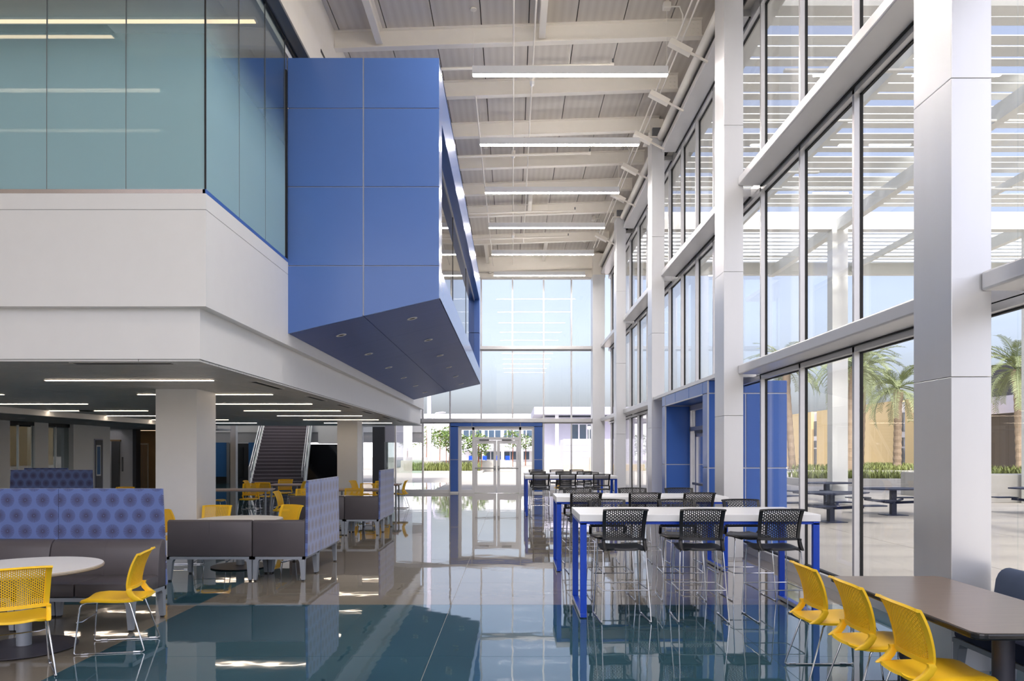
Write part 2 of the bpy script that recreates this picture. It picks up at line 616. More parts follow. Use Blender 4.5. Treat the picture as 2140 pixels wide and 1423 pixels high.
def right_bay(y0, y1, mull, low_door=False, trans=None):
    O = (XG, (y0 + y1) / 2, 0)
    w = window_root(O, 'three-tier glazed bay of the long window wall')
    zlow = 0.14
    lev = [(zlow, TZ[0][0]), (TZ[0][1], TZ[1][0]), (TZ[1][1], TZ[2][0])]
    for my in mull:
        for t, (z0, z1) in enumerate(lev):
            if low_door and t == 0 and 12.7 < my < 16.9:
                continue
            m = B(XG, XG + 0.065, my - 0.026, my + 0.026, z0, z1).build('mullion', 'alum', w, origin=O)
            B(XG + 0.065, XG + 0.10, my - 0.034, my + 0.034, z0, z1).build('gasket', 'gasket', m, origin=O)
    edges = [y0] + list(mull) + [y1]
    for a, b in zip(edges[:-1], edges[1:]):
        for t, (z0, z1) in enumerate(lev):
            if low_door and t == 0:
                if b <= 12.9 or a >= 16.8:
                    pass
                else:
                    a2, b2 = (a, min(b, 12.87)) if a < 12.87 else (max(a, 16.83), b)
                    if b2 - a2 < 0.05:
                        continue
                    B(XG + 0.085, XG + 0.097, a2, b2, z0, z1).build('pane', 'glass_clear', w, origin=O)
                    continue
            B(XG + 0.085, XG + 0.097, a, b, z0, z1).build('pane', 'glass_clear', w, origin=O)
    # head and sill members of each tier
    for t, (z0, z1) in enumerate(lev):
        spans = [(y0, y1)]
        if low_door and t == 0:
            spans = [(y0, 12.87), (16.83, y1)]
        for a, b in spans:
            B(XG, XG + 0.07, a, b, z1 - 0.075, z1).build('head_rail', 'alum', w, origin=O)
            B(XG + 0.07, XG + 0.105, a, b, z1 - 0.09, z1 - 0.02).build('gasket', 'gasket', w, origin=O)
            B(XG + 0.06, XG + 0.12, a, b, z0, z0 + 0.025).build('gasket', 'gasket', w, origin=O)
    for a, b in ([(y0, 12.87), (16.83, y1)] if low_door else [(y0, y1)]):
        B(XG + 0.015, XG + 0.16, a, b, 0.0, 0.14).build('sill', 'alum', w, origin=O)
        B(XG + 0.005, XG + 0.03, a, b, 0.128, 0.146).build('sill_edge', 'white_satin', w, origin=O)
    ty0, ty1 = trans
    for t, (z0, z1) in enumerate(TZ):
        if low_door and t == 0:
            B(3.365, XG + 0.1, 12.34, 17.87, 2.935, 3.0).build('transom', 'white_satin', w, origin=O)
            continue
        MB().cbox(3.558, XG + 0.02, ty0, ty1, z0, z1, 0.018).build('transom', 'alum', w, origin=O)
        B(XG, XG + 0.12, y0, y1, z0 - 0.01, z1 + 0.005).build('transom_core', 'alum', w, origin=O)
        B(XG - 0.03, XG, ty0, ty1, z0 - 0.012, z0 + 0.01).build('shadow_gap', 'gasket', w, origin=O)

BAYS = [(-6.2, -0.16, [-4.9, -3.3, -1.7]), (-0.16, 5.94, [1.0, 2.6, 4.2]), (5.94, 12.04, [7.0, 8.61, 10.22, 11.83]),
        (12.04, 18.14, [13.25, 14.64, 16.03, 17.42]), (18.14, 24.24, [18.81, 20.3, 21.9, 23.5]), (24.24, 30.6, [25.1, 26.7, 28.3, 29.9])]
for k, (a, b, ml) in enumerate(BAYS):
    t1 = COLY[k + 1] if k + 1 < len(COLY) else 30.08
    right_bay(a, b, ml, low_door=(k == 3), trans=(COLY[k] + 0.537, t1 - 0.002))

# dark shade pocket and edge beam above the window heads
wr = struct('wall_right', (3.7, 14, 9.3), 'white spandrel above the window wall with a dark shade pocket')
B(3.80, 4.1, -6.2, 30.8, 9.0, 9.95).build('spandrel', 'steel_white', wr, origin=(3.7, 14, 9.3))
B(3.60, 3.79, -6.2, 30.07, 9.02, 9.14).build('shade_pocket', 'black', wr, origin=(3.7, 14, 9.3))
for a, b in zip(COLY[:], COLY[1:] + [30.07]):
    MB().tube([(3.56, a + 0.56, 9.23), (3.56, b - 0.03, 9.23)], 0.10, 16).build('edge_pipe', 'steel_white', wr, origin=(3.7, 14, 9.3), smooth=True)

# ------------------------------------------------------------------ roof deck and beams over the hall
def deck_z(x):
    return 9.57 + 0.0345 * (x + 3.33)
ce = struct('ceiling', (0, 18, 9.6), 'exposed pale metal roof deck over the hall')
jx = [-3.36] + [-3.235 + 0.885 * k for k in range(8)] + [3.80]
for a, b in zip(jx[:-1], jx[1:]):
    g = 0.009
    MB().box(a + g, b - g, 7.9, 31.0, deck_z(a), deck_z(a) + 0.05, 0.0345 * (b - a)).build('deck_panel', 'deck', ce, origin=(0, 18, 9.6))
B(-3.5, 3.85, 7.9, 31.1, 9.9, 9.95).build('roof_liner', 'black', ce, origin=(0, 18, 9.6))

def beam_x(y, x0=-3.33, x1=3.55, d=0.345, fw=0.15):
    zb = deck_z(x0) - d
    dz = 0.0345 * (x1 - x0)
    b = struct('beam', ((x0 + x1) / 2, y, zb), 'pale painted steel roof beam spanning the hall')
    O = ((x0 + x1) / 2, y, zb)
    B(x0, x1, y - fw / 2, y + fw / 2, zb, zb + 0.018, dz).build('bottom_flange', 'steel_white', b, origin=O)
    B(x0, x1, y - fw / 2, y + fw / 2, zb + d - 0.02, zb + d - 0.002, dz).build('top_flange', 'steel_white', b, origin=O)
    B(x0, x1, y - 0.006, y + 0.006, zb + 0.018, zb + d - 0.02, dz).build('web', 'steel_white', b, origin=O)
    pl = MB().box(x1 - 0.2, x1 - 0.02, y - 0.022, y - 0.006, zb + dz + 0.04, zb + dz + d - 0.05).build('end_plate', 'steel_white', b, origin=O)
    bo = MB()
    for i in range(3):
        for j in range(2):
            bo.lathe([(0.017, 0.0), (0.017, 0.014)], 6)
            nv = len(bo.v)
            cxp, czp = x1 - 0.16 + 0.09 * j, zb + dz + 0.09 + 0.085 * i
            for q in range(nv - 12, nv):
                x, yy, z = bo.v[q]
                bo.v[q] = (cxp + x, y - 0.022 - z, czp + yy)
    bo.build('bolts', 'steel_white', pl, origin=O)
    return b
BEAMS = [9.93, 11.97, 14.0, 16.03, 18.07, 20.1, 22.13, 24.17, 27.4]
for y in BEAMS:
    beam_x(y)
gd = beam_x(30.45, d=0.62, fw=0.2)
gd['label'] = 'deep end girder above the far glazed wall'
def joist(x, y0, y1, d=0.30):
    zt = deck_z(x)
    O = (x, (y0 + y1) / 2, zt - d)
    b = struct('beam', O, 'short steel purlin running between two roof beams')
    B(x - 0.06, x + 0.06, y0, y1, zt - d, zt - d + 0.015).build('bottom_flange', 'steel_white', b, origin=O)
    B(x - 0.005, x + 0.005, y0, y1, zt - d + 0.015, zt - 0.02).build('web', 'steel_white', b, origin=O)
    B(x - 0.06, x + 0.06, y0, y1, zt - 0.018, zt - 0.003).build('top_flange', 'steel_white', b, origin=O)
for x, a, b in [(-2.48, 12.06, 13.92), (0.55, 12.06, 13.92), (0.55, 22.2, 24.1), (1.25, 27.5, 30.3), (-1.0, 27.5, 30.3), (-2.48, 8.0, 11.9)]:
    joist(x, a, b)

# ------------------------------------------------------------------ far glazed wall with its blue entrance portal
YF = 30.84
O = (0, YF, 0)
w = window_root(O, 'tall far glazed wall facing the bright courtyard')
MX = [-4.83, -3.70, -2.575, -1.29, 0.0, 1.285, 2.43, 3.36]
lev = [(0.14, 2.905), (3.065, 5.895), (6.035, 8.84)]
for x in MX:
    for t, (z0, z1) in enumerate(lev):
        if t == 0 and -2.5 < x < 1.2:
            continue
        m = B(x - 0.03, x + 0.03, YF - 0.09, YF + 0.06, z0, z1).build('mullion', 'alum', w, origin=O)
for a, b in zip(MX[:-1], MX[1:]):
    for t, (z0, z1) in enumerate(lev):
        if t == 0 and a > -2.6 and b < 1.3:
            continue
        B(a + 0.03, b - 0.03, YF - 0.006, YF + 0.006, z0, z1).build('pane', 'glass_clear', w, origin=O)
for z0, z1 in ((2.905, 3.065), (5.895, 6.035)):
    MB().cbox(-3.72 if z0 < 4 else -3.72, 3.236, YF - 0.26, YF + 0.05, z0, z1, 0.012).build('transom', 'alum', w, origin=O)
    B(-4.86, 3.4, YF - 0.1, YF - 0.02, z0 - 0.045, z0).build('head_rail', 'white_satin', w, origin=O)
B(-4.86, -3.72, YF - 0.1, YF + 0.05, 2.905, 3.065).build('transom', 'alum', w, origin=O)
for a, b in ((-4.86, -2.575), (1.27, 3.3)):
    B(a, b, YF - 0.1, YF + 0.06, 0.0, 0.14).build('sill', 'alum', w, origin=O)
wf = struct('wall_far', (0, YF, 8.9), 'white fascia band closing the top of the far glazed wall')
B(-4.86, 3.8, YF - 0.25, YF + 0.15, 8.84, 9.02).build('fascia_lower', 'steel_white', wf, origin=(0, YF, 8.9))
B(-4.86, 3.8, YF - 0.12, YF + 0.15, 9.02, 9.95).build('fascia_upper', 'steel_white', wf, origin=(0, YF, 8.9))
for x in (-1.9, -0.9, 0.15, 1.2, 1.7):
    B(x - 0.05, x + 0.05, YF - 0.40, YF - 0.25, 8.98, 9.06).build('bracket', 'steel_white', wf, origin=(0, YF, 8.9))

# far portal
P = thing('entrance_portal', 'blue panelled surround framing the glass double doors at the far end', 'door surround', (-0.66, YF, 0))
O = (-0.66, YF, 0)
def bp(x0, x1, z0, z1, y0=YF - 0.22, y1=YF + 0.3):
    MB().cbox(x0 + 0.012, x1 - 0.012, y0, y1, z0 + 0.012, z1 - 0.012, 0.006).build('panel', 'portal_blue', P, origin=O)
for x0, x1 in ((-2.56, -2.22), (0.885, 1.235)):
    bp(x0, x1, 0.06, 1.38)
    bp(x0, x1, 1.38, 2.735)
    B(x0, x1, YF - 0.225, YF + 0.3, 0.0, 0.06).build('base_trim', 'white_satin', P, origin=O)
for x0, x1 in ((-2.56, -1.66), (-1.66, 0.33), (0.33, 1.235)):
    bp(x0, x1, 2.735, 2.9)
B(-2.57, -2.21, YF - 0.205, YF + 0.29, 0.05, 2.90).build('joint_backing', 'pod_joint', P, origin=O)
B(0.875, 1.245, YF - 0.205, YF + 0.29, 0.05, 2.90).build('joint_backing', 'pod_joint', P, origin=O)
B(-2.56, 1.235, YF - 0.205, YF + 0.29, 2.715, 2.903).build('joint_backing', 'pod_joint', P, origin=O)

D = struct('door_1', (-0.66, YF, 0), 'aluminium-framed glass double doors with push bars')
for x0, x1 in ((-2.215, -2.10), (-1.66, -1.57), (0.27, 0.36), (0.80, 0.88)):
    B(x0, x1, YF - 0.1, YF + 0.05, 0.0, 2.71).build('frame_post', 'alum', D, origin=O)
B(-2.1, 0.8, YF - 0.1, YF + 0.05, 2.60, 2.71).build('frame_head', 'alum', D, origin=O)
B(-1.57, 0.27, YF - 0.1, YF + 0.05, 2.18, 2.30).build('frame_head', 'alum', D, origin=O)
B(-2.1, -1.66, YF - 0.1, YF + 0.05, 0.0, 0.14).build('sill', 'alum', D, origin=O)
B(0.36, 0.80, YF - 0.1, YF + 0.05, 0.0, 0.14).build('sill', 'alum', D, origin=O)
for x0, x1, z0, z1 in ((-2.1, -1.66, 0.14, 2.6), (0.36, 0.80, 0.14, 2.6), (-1.57, 0.27, 2.30, 2.6)):
    B(x0, x1, YF - 0.01, YF + 0.002, z0, z1).build('pane', 'glass_clear', D, origin=O)
for s, x0, x1 in ((1, -1.565, -0.665), (-1, -0.635, 0.265)):
    lf = MB()
    lf.box(x0, x0 + 0.12, YF - 0.07, YF - 0.02, 0.01, 2.17).box(x1 - 0.12, x1, YF - 0.07, YF - 0.02, 0.01, 2.17)
    lf.box(x0 + 0.12, x1 - 0.12, YF - 0.07, YF - 0.02, 0.01, 0.29).box(x0 + 0.12, x1 - 0.12, YF - 0.07, YF - 0.02, 2.03, 2.17)
    leaf = lf.build('door_leaf', 'alum', D, origin=O)
    B(x0 + 0.12, x1 - 0.12, YF - 0.05, YF - 0.038, 0.29, 2.03).build('pane', 'glass_clear', leaf, origin=O)
    MB().cbox(x0 + 0.02, x1 - 0.02, YF - 0.15, YF - 0.10, 1.0, 1.05, 0.008).build('push_bar', 'stainless', leaf, origin=O)
    hx = x1 - 0.07 if s > 0 else x0 + 0.07
    MB().cbox(hx - 0.035, hx + 0.035, YF - 0.13, YF - 0.068, 0.94, 1.12, 0.012).build('lock_case', 'stainless', leaf, origin=O)
    mid = (x0 + x1) / 2
    MB().cbox(mid - 0.25, mid + 0.15, YF - 0.14, YF - 0.075, 2.16, 2.22, 0.01).build('closer', 'alum_dark', leaf, origin=O)

# ------------------------------------------------------------------ side portal in the window wall
P = thing('side_portal', 'deep blue panelled doorway box set into the window wall', 'door surround', (3.9, 14.85, 0))
O = (3.9, 14.85, 0)
def sp(x0, x1, y0, y1, z0, z1):
    MB().cbox(x0, x1, y0, y1, z0, z1, 0.005).build('panel', 'portal_blue', P, origin=O)
PX0, PX1 = 3.37, 4.74
for y0, y1 in ((12.87, 13.24), (16.46, 16.83)):
    for z0, z1 in ((0.03, 1.41), (1.43, 2.70)):
        sp(PX0, 4.02, y0 + 0.02, y1 - 0.01, z0, z1)
        sp(4.04, PX1, y0 + 0.02, y1 - 0.01, z0, z1)
    for z0, z1 in ((2.72, 2.93),):
        sp(PX0, PX1, y0 + 0.02, y1 - 0.01, z0, z1)
for y0, y1 in ((13.25, 14.25), (14.27, 15.45), (15.47, 16.45)):
    sp(PX0, PX1, y0, y1, 2.72, 2.93)
for y0, y1 in ((12.885, 13.225), (16.475, 16.815)):
    B(PX0 + 0.012, PX1 - 0.012, y0 + 0.016, y1 - 0.012, 0.0, 2.92).build('joint_backing', 'pod_joint', P, origin=O)
B(PX0 + 0.012, PX1 - 0.012, 12.9, 16.8, 2.725, 2.92).build('joint_backing', 'pod_joint', P, origin=O)
for y in (12.875, 16.445):
    B(PX0 - 0.006, PX0 + 0.02, y, y + 0.022, 0.0, 2.94).build('corner_trim', 'pod_joint', P, origin=O)
B(PX0 - 0.006, PX0 + 0.02, 13.24, 16.46, 2.70, 2.722).build('corner_trim', 'pod_joint', P, origin=O)
D = struct('door_2', O, 'aluminium glass door inside the blue side portal')
for y in (13.27, 14.18, 15.1, 16.40):
    B(3.9, 4.0, y - 0.03, y + 0.03, 0.0, 2.70).build('frame_post', 'alum', D, origin=O)
B(3.9, 4.0, 13.25, 16.45, 2.60, 2.71).build('frame_head', 'alum', D, origin=O)
B(3.9, 4.0, 13.25, 16.45, 2.15, 2.24).build('frame_head', 'alum', D, origin=O)
for a, b in ((13.3, 14.15), (14.21, 15.07), (15.13, 16.37)):
    B(3.95, 3.96, a, b, 0.05, 2.15).build('pane', 'glass_clear', D, origin=O)
    B(3.95, 3.96, a, b, 2.24, 2.6).build('pane', 'glass_clear', D, origin=O)
for a, b in ((14.21, 15.07), (15.13, 16.0)):
    lf = MB().box(3.91, 3.96, a, a + 0.11, 0.02, 2.14).box(3.91, 3.96, b - 0.11, b, 0.02, 2.14).box(3.91, 3.96, a, b, 0.02, 0.28).box(3.91, 3.96, a, b, 2.02, 2.14)
    leaf = lf.build('door_leaf', 'alum', D, origin=O)
    MB().cbox(3.84, 3.88, a + 0.03, b - 0.03, 1.0, 1.05, 0.008).build('push_bar', 'alum_dark', leaf, origin=O)
    MB().cbox(3.85, 3.91, a + 0.2, b - 0.2, 2.09, 2.15, 0.008).build('closer', 'alum_dark', leaf, origin=O)

# ------------------------------------------------------------------ mezzanine slab edge, its soffit and columns
SY0, SY1 = 8.06, 27.7
ms = struct('wall_mezzanine', (-6, 8.06, 2.7), 'white stepped band of the mezzanine edge')
O = (-6, 8.06, 2.7)
B(-14.0, -3.31, SY0, SY1, 3.27, 4.314 - 0.004).build('upper_band', 'white', ms, origin=O)
B(-14.0, -3.316, SY0 + 0.006, SY1, 4.31, 4.318).build('reveal_line', 'wall_grey', ms, origin=O)
B(-14.0, -3.31, SY0, SY1, 4.318, 4.49).build('cap_band', 'white', ms, origin=O)
B(-14.0, -3.42, SY0 + 0.11, SY1, 2.715, 3.27).build('lower_band', 'white', ms, origin=O)
B(-14.0, -3.318, SY0 - 0.001, SY0 + 0.03, 4.49, 4.535).build('glass_shoe', 'shoe_metal', ms, origin=O)
B(-3.345, -3.309, SY0 - 0.001, 11.0, 4.49, 4.535).build('glass_shoe', 'portal_blue', ms, origin=O)  # blue colour stands in for a reflection along the metal shoe

sf = struct('ceiling_lower', (-7, 18, 2.69), 'grey linear metal ceiling under the mezzanine')
O = (-7, 18, 2.69)
cutx = [-11.15, -9.2, -7.5, -5.8, -4.1, -3.43]
yy = SY0 + 0.12
stuff = MB()
while yy < 28.2:
    for a, b in zip(cutx[:-1], cutx[1:]):
        if yy < 16.5:
            B(a + 0.004, b - 0.004, yy + 0.004, yy + 0.266, 2.69, 2.712).build('ceiling_plank', 'plank_grey', sf, origin=O)
        else:
            stuff.box(a + 0.004, b - 0.004, yy + 0.004, yy + 0.266, 2.69, 2.712)
    yy += 0.27
tag(stuff.build('ceiling_planks_beyond', 'plank_grey', sf, origin=O), kind='stuff')
B(-11.15, -3.43, SY0 + 0.12, 28.2, 2.712, 2.716).build('plank_void', 'black', sf, origin=O)
B(-11.35, -11.15, 8.2, 28.2, 2.553, 2.71).build('bulkhead_fascia', 'white', sf, origin=O)
B(-15.0, -11.3, 8.2, 30.0, 2.553, 2.60).build('bulkhead_soffit', 'wall_grey', sf, origin=O)

for y in (11.772, 23.97):
    c = struct('column', (-5.3, y + 0.38, 0), 'square white plastered column under the mezzanine')
    MB().cbox(-5.63, -4.98, y, y + 0.76, 0.0, 2.69, 0.004).build('shaft', 'white', c, origin=(-5.3, y + 0.38, 0))
    B(-5.635, -4.975, y - 0.005, y + 0.765, 0.0, 0.10).build('base_trim', 'alum', c, origin=(-5.3, y + 0.38, 0))

# mezzanine glass enclosure
Z0, Z1 = 4.535, 7.72
O = (-6, 8.08, Z0)
w = window_root(O, 'part-frosted glass front of the upstairs room')
pane_x = [-3.325 - 0.857 * k for k in range(0, 9)]
for a, b in zip(pane_x[1:], pane_x[:-1]):
    B(a + 0.004, b - 0.004, 8.075, 8.087, Z0, Z1).build('pane', 'glass_frosted', w, origin=O)
    B(a - 0.004, a + 0.004, 8.076, 8.09, Z0, Z1).build('joint', 'alum_dark', w, origin=O)
O = (-3.33, 9.5, Z0)
w = window_root(O, 'part-frosted glass return beside the blue pod')
py = [8.09, 9.075, 10.03, 10.90]
for a, b in zip(py[:-1], py[1:]):
    B(-3.333, -3.321, a + 0.004, b - 0.004, Z0, Z1).build('pane', 'glass_frosted', w, origin=O)
    B(-3.335, -3.319, b - 0.004, b + 0.004, Z0, Z1).build('joint', 'alum_dark', w, origin=O)
B(-3.331, -3.317, 8.07, 8.09, Z0, Z1).build('corner_joint', 'gasket', w, origin=O)
B(-3.35, -3.31, 10.93, 10.985, Z0, 7.3).build('end_post', 'gasket', w, origin=O)
B(-3.345, -3.31, 8.1, 12.5, 7.72, 7.76).build('head_track', 'black', w, origin=O)

bk = struct('wall_bulkhead', (-3.3, 15, 8), 'pale bulkhead wall above the upstairs glass')
O = (-3.3, 15, 8)
B(-3.31, -3.135, 7.9, 31.0, 7.755, 7.80).build('soffit', 'alum_dark', bk, origin=O)
B(-3.30, -3.135, 7.9, 31.0, 7.80, 8.35).build('fascia', 'steel_white', bk, origin=O)
B(-3.55, -3.33, 7.9, 31.0, 7.76, 9.95).build('upper_wall', 'steel_white', bk, origin=O)
B(-3.14, -3.128, 12.2, 14.5, 8.235, 8.285).build('slot', 'black', bk, origin=O)
B(-14.0, -3.33, 7.9, 8.12, 7.76, 9.95).build('front_header', 'steel_white', bk, origin=O)
B(-3.5, -3.33, 25.0, 27.7, 4.49, 7.8).build('end_wall', 'white', bk, origin=O)

# upstairs room behind the glass
up = struct('wall_upstairs', (-8, 16, 4.4), 'plain interior of the upstairs room seen through the glass')
O = (-8, 16, 4.4)
B(-14.0, -3.36, 8.1, 27.0, 4.40, 4.50).build('room_floor', 'wall_grey', up, origin=O)
B(-5.62, -3.36, 8.1, 27.0, 7.62, 7.74).build('room_ceiling', 'white', up, origin=O)
B(-14.0, -5.62, 8.1, 10.35, 7.62, 7.74).build('room_ceiling', 'white', up, origin=O)
B(-14.0, -5.62, 10.35, 27.0, 8.3, 8.4).build('ceiling_recess', 'room_dark', up, origin=O)
B(-5.7, -5.62, 10.35, 27.0, 7.62, 8.3).build('recess_side', 'gray_dark', up, origin=O)
B(-14.0, -5.62, 16.0, 16.2, 4.5, 8.3).build('room_back', 'wall_grey', up, origin=O)
B(-14.2, -14.0, 8.1, 27.0, 4.4, 8.4).build('room_side', 'white', up, origin=O)

# ------------------------------------------------------------------ blue pod
PY0, PY1, PXR, PXL = 11.01, 25.0, -1.083, -5.2
PZT = 7.508
def pod_z(x):
    return 3.443 + 0.2344 * (x + 3.31)
pod = thing('meeting_pod', 'large blue panelled pod cantilevered over the hall from the mezzanine', 'pod', (-3.31, 18, 3.44))
O = (-3.31, 18, 3.44)
g = 0.011
xcuts = [PXL, -3.325, -2.2, PXR]
zc = [None, 4.445, 5.61, 6.767, PZT]
for i in range(3):
    x0, x1 = xcuts[i] + (g if i else 0), xcuts[i + 1] - (g if i < 2 else 0)
    for j in range(4):
        z1 = zc[j + 1] - (g * 0.7 if j < 3 else 0)
        if j == 0:
            a, b = max(pod_z(x0), 3.3), pod_z(x1)
            if i == 0:
                a = b = 4.52 
                continue
            poly = [(x0, a), (x1, b), (x1, z1), (x0, z1)]
        else:
            z0 = zc[j] + g * 0.7
            if i == 0 and j == 1:
                z0 = 4.56
            poly = [(x0, z0), (x1, z0), (x1, z1), (x0, z1)]
        MB().prism(poly, 'y', PY0, PY0 + 0.04).build('front_panel', 'pod_blue', pod, origin=O)
MB().prism([(-3.31, pod_z(-3.31) + 0.01), (PXR - 0.01, pod_z(PXR) + 0.01), (PXR - 0.01, PZT - 0.01), (-3.31, PZT - 0.01)], 'y', PY0 + 0.018, PY0 + 0.06).build('joint_backing', 'pod_joint', pod, origin=O)
B(PXL, -3.33, PY0 + 0.018, PY0 + 0.06, 4.55, PZT - 0.01).build('joint_backing', 'pod_joint', pod, origin=O)
# soffit panels
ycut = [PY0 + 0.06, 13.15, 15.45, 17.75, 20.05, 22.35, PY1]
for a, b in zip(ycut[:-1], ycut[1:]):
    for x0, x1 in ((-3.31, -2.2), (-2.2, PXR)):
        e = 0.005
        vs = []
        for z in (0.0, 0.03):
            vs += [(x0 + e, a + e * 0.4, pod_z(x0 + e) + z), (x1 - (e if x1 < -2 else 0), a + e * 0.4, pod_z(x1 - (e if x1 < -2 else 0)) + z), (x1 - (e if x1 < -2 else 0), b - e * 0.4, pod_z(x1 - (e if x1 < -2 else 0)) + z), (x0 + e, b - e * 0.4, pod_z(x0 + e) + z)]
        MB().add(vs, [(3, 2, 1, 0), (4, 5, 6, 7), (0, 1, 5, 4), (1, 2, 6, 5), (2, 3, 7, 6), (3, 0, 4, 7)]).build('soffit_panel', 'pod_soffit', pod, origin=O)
MB().prism([(-3.31, pod_z(-3.31) + 0.02), (PXR - 0.01, pod_z(PXR) + 0.02), (PXR - 0.01, pod_z(PXR) + 0.05), (-3.31, pod_z(-3.31) + 0.05)], 'y', PY0 + 0.06, PY1 - 0.02).build('soffit_backing', 'black', pod, origin=O)
# right face: lower band, upper band, end jambs; recessed window
B(PXR - 0.03, PXR, PY0 + 0.04, PY1, pod_z(PXR), 4.445).build('lower_band', 'pod_blue', pod, origin=O)
B(PXR - 0.19, PXR - 0.001, PY0 + 0.06, PY1, 4.40, 4.446).build('window_ledge', 'pod_blue', pod, origin=O)
B(PXR - 0.03, PXR, PY0 + 0.04, PY1, 6.717, PZT).build('upper_band', 'pod_blue', pod, origin=O)
B(PXR - 0.19, PXR - 0.001, PY0 + 0.06, PY1, 6.715, 6.75).build('window_head', 'portal_blue', pod, origin=O)
B(PXR - 0.19, PXR, PY0 + 0.04, 11.44, 4.446, 6.717).build('jamb', 'pod_blue', pod, origin=O)
for z0, z1 in ((4.446, 5.60), (5.62, 6.717)):
    B(PXR - 0.19, PXR, 24.55, PY1, z0, z1).build('jamb', 'portal_blue', pod, origin=O)
B(PXR - 0.19, PXR - 0.18, 11.44, 24.55, 4.446, 6.717).build('window_pane', 'glass_dark', pod, origin=O)
for z0, z1 in ((4.446, 4.50), (6.66, 6.717)):
    B(PXR - 0.20, PXR - 0.165, 11.44, 24.55, z0, z1).build('window_frame', 'alum', pod, origin=O)
for y in (15.8, 20.2):
    B(PXR - 0.20, PXR - 0.172, y - 0.012, y + 0.012, 4.5, 6.66).build('window_frame', 'gasket', pod, origin=O)
B(-3.31, PXR, PY0 + 0.06, PY1, PZT - 0.06, PZT - 0.01).build('top_cover', 'pod_blue', pod, origin=O)
B(-3.31, PXR - 0.03, PY1 - 0.04, PY1, 3.97, PZT).build('end_panel', 'pod_blue', pod, origin=O)
MB().prism([(-3.31, pod_z(-3.31)), (PXR - 0.03, pod_z(PXR - 0.03)), (PXR - 0.03, 4.0), (-3.31, 4.0)], 'y', PY1 - 0.04, PY1).build('end_panel', 'pod_blue', pod, origin=O)
B(-3.30, PXR - 0.3, PY0 + 0.1, PY1 - 0.1, 4.2, 4.25).build('inner_floor', 'room_dark', pod, origin=O)
B(-3.30, -3.27, PY0 + 0.1, PY1 - 0.1, 4.25, 7.4).build('inner_wall', 'room_dark', pod, origin=O)
# downlights in the pod soffit
for k in range(6):
    y = 11.98 + 2.3 * k
    for x in (-2.75, -1.61):
        z = pod_z(x)
        sl = math.atan(0.2344)
        dl = thing('downlight', 'round recessed downlight in the blue pod soffit, %s pair, %s side' % (['first', 'second', 'third', 'fourth', 'fifth', 'sixth'][k], 'mezzanine' if x < -2 else 'window'), 'downlight', (x, y, z), 0, 'downlights in the pod soffit')
        ring = MB().lathe([(0.052, -0.001), (0.083, -0.001), (0.083, -0.010), (0.052, -0.010), (0.052, -0.001)], 24).build('trim_ring', 'white_satin', dl)
        can = MB().lathe([(0.0, -0.004), (0.052, -0.004)], 24).build('can', 'black', dl)
        dl.rotation_euler = (0, -sl, 0)

# ------------------------------------------------------------------ outer shell of the building
MB().box(-18.5, 4.1, -6.5, 31.0, 10.0, 10.2).box(-18.5, -4.86, 31.0, 41.3, 10.0, 10.2).build('ceiling_cover', 'steel_white')
tag(bpy.data.objects['ceiling_cover'], 'flat roof slab over the whole building', None, None, 'structure')
fr = struct('ceiling_front', (-4, 1, 9.6))
B(-12.2, 3.8, -6.4, 7.9, 9.65, 9.7).build('front_deck', 'deck', fr, origin=(-4, 1, 9.6))
wl_ = struct('wall_left', (-12.1, 1, 0))
B(-12.3, -12.1, -6.4, 8.2, 0.0, 10.0).build('front_wall', 'white', wl_, origin=(-12.1, 1, 0))
O = (-4, -6.3, 0)
w = window_root(O, 'glazed entrance wall behind the viewer')
for k in range(12):
    x = -12.0 + 1.45 * k
    B(x - 0.03, x + 0.03, -6.38, -6.25, 0.0, 9.6).build('mullion', 'alum', w, origin=O)
    if k < 11:
        B(x + 0.03, x + 1.42, -6.32, -6.31, 0.0, 9.6).build('pane', 'glass_clear', w, origin=O)
for z0, z1 in ((0, 0.14), (2.92, 3.065), (5.895, 6.035), (8.865, 9.0)):
    B(-12.1, 3.9, -6.45, -6.2, z0, z1).build('transom', 'alum', w, origin=O)

# ------------------------------------------------------------------ back rooms under the mezzanine
XL = -13.8
wb = struct('wall_side', (XL, 24, 0), 'white partition with dark glass openings beyond the seating')
O = (XL, 24, 0)
B(XL - 0.12, XL, 8.2, 20.5, 0, 2.56).build('partition', 'white', wb, origin=O)
B(XL - 0.12, XL, 21.57, 22.2, 0, 2.56).build('partition', 'white', wb, origin=O)
B(XL - 0.12, XL, 24.3, 25.6, 0, 2.56).build('partition', 'white', wb, origin=O)
for a, b in ((20.5, 21.57), (22.2, 23.3)):
    B(XL - 0.06, XL - 0.05, a, b, 0, 2.56).build('pane', 'glass_dark', wb, origin=O)
    B(XL - 0.08, XL - 0.02, a, b, 2.45, 2.56).build('head_rail', 'gasket', wb, origin=O)
    B(XL - 0.08, XL - 0.02, (a + b) / 2 - 0.15, (a + b) / 2 - 0.13, 0, 2.5).build('mullion', 'stainless', wb, origin=O)
B(XL - 3.2, XL - 3.1, 19, 26, 0, 3).build('room_back', 'room_dark', wb, origin=O)
B(XL - 3.0, XL - 2.9, 22.6, 24.6, 0, 2.2).build('blue_panel', 'wall_blue', wb, origin=O)
B(XL - 3.2, XL, 19, 26, -0.05, 0.0).build('room_floor', 'room_dark', wb, origin=O)
B(XL - 3.2, XL, 19, 26, 2.56, 2.62).build('room_top', 'gray_dark', wb, origin=O)
MB().cbox(-14.5, -13.70, 23.3, 24.35, 0, 2.56, 0.006).build('pier', 'white', wb, origin=O)
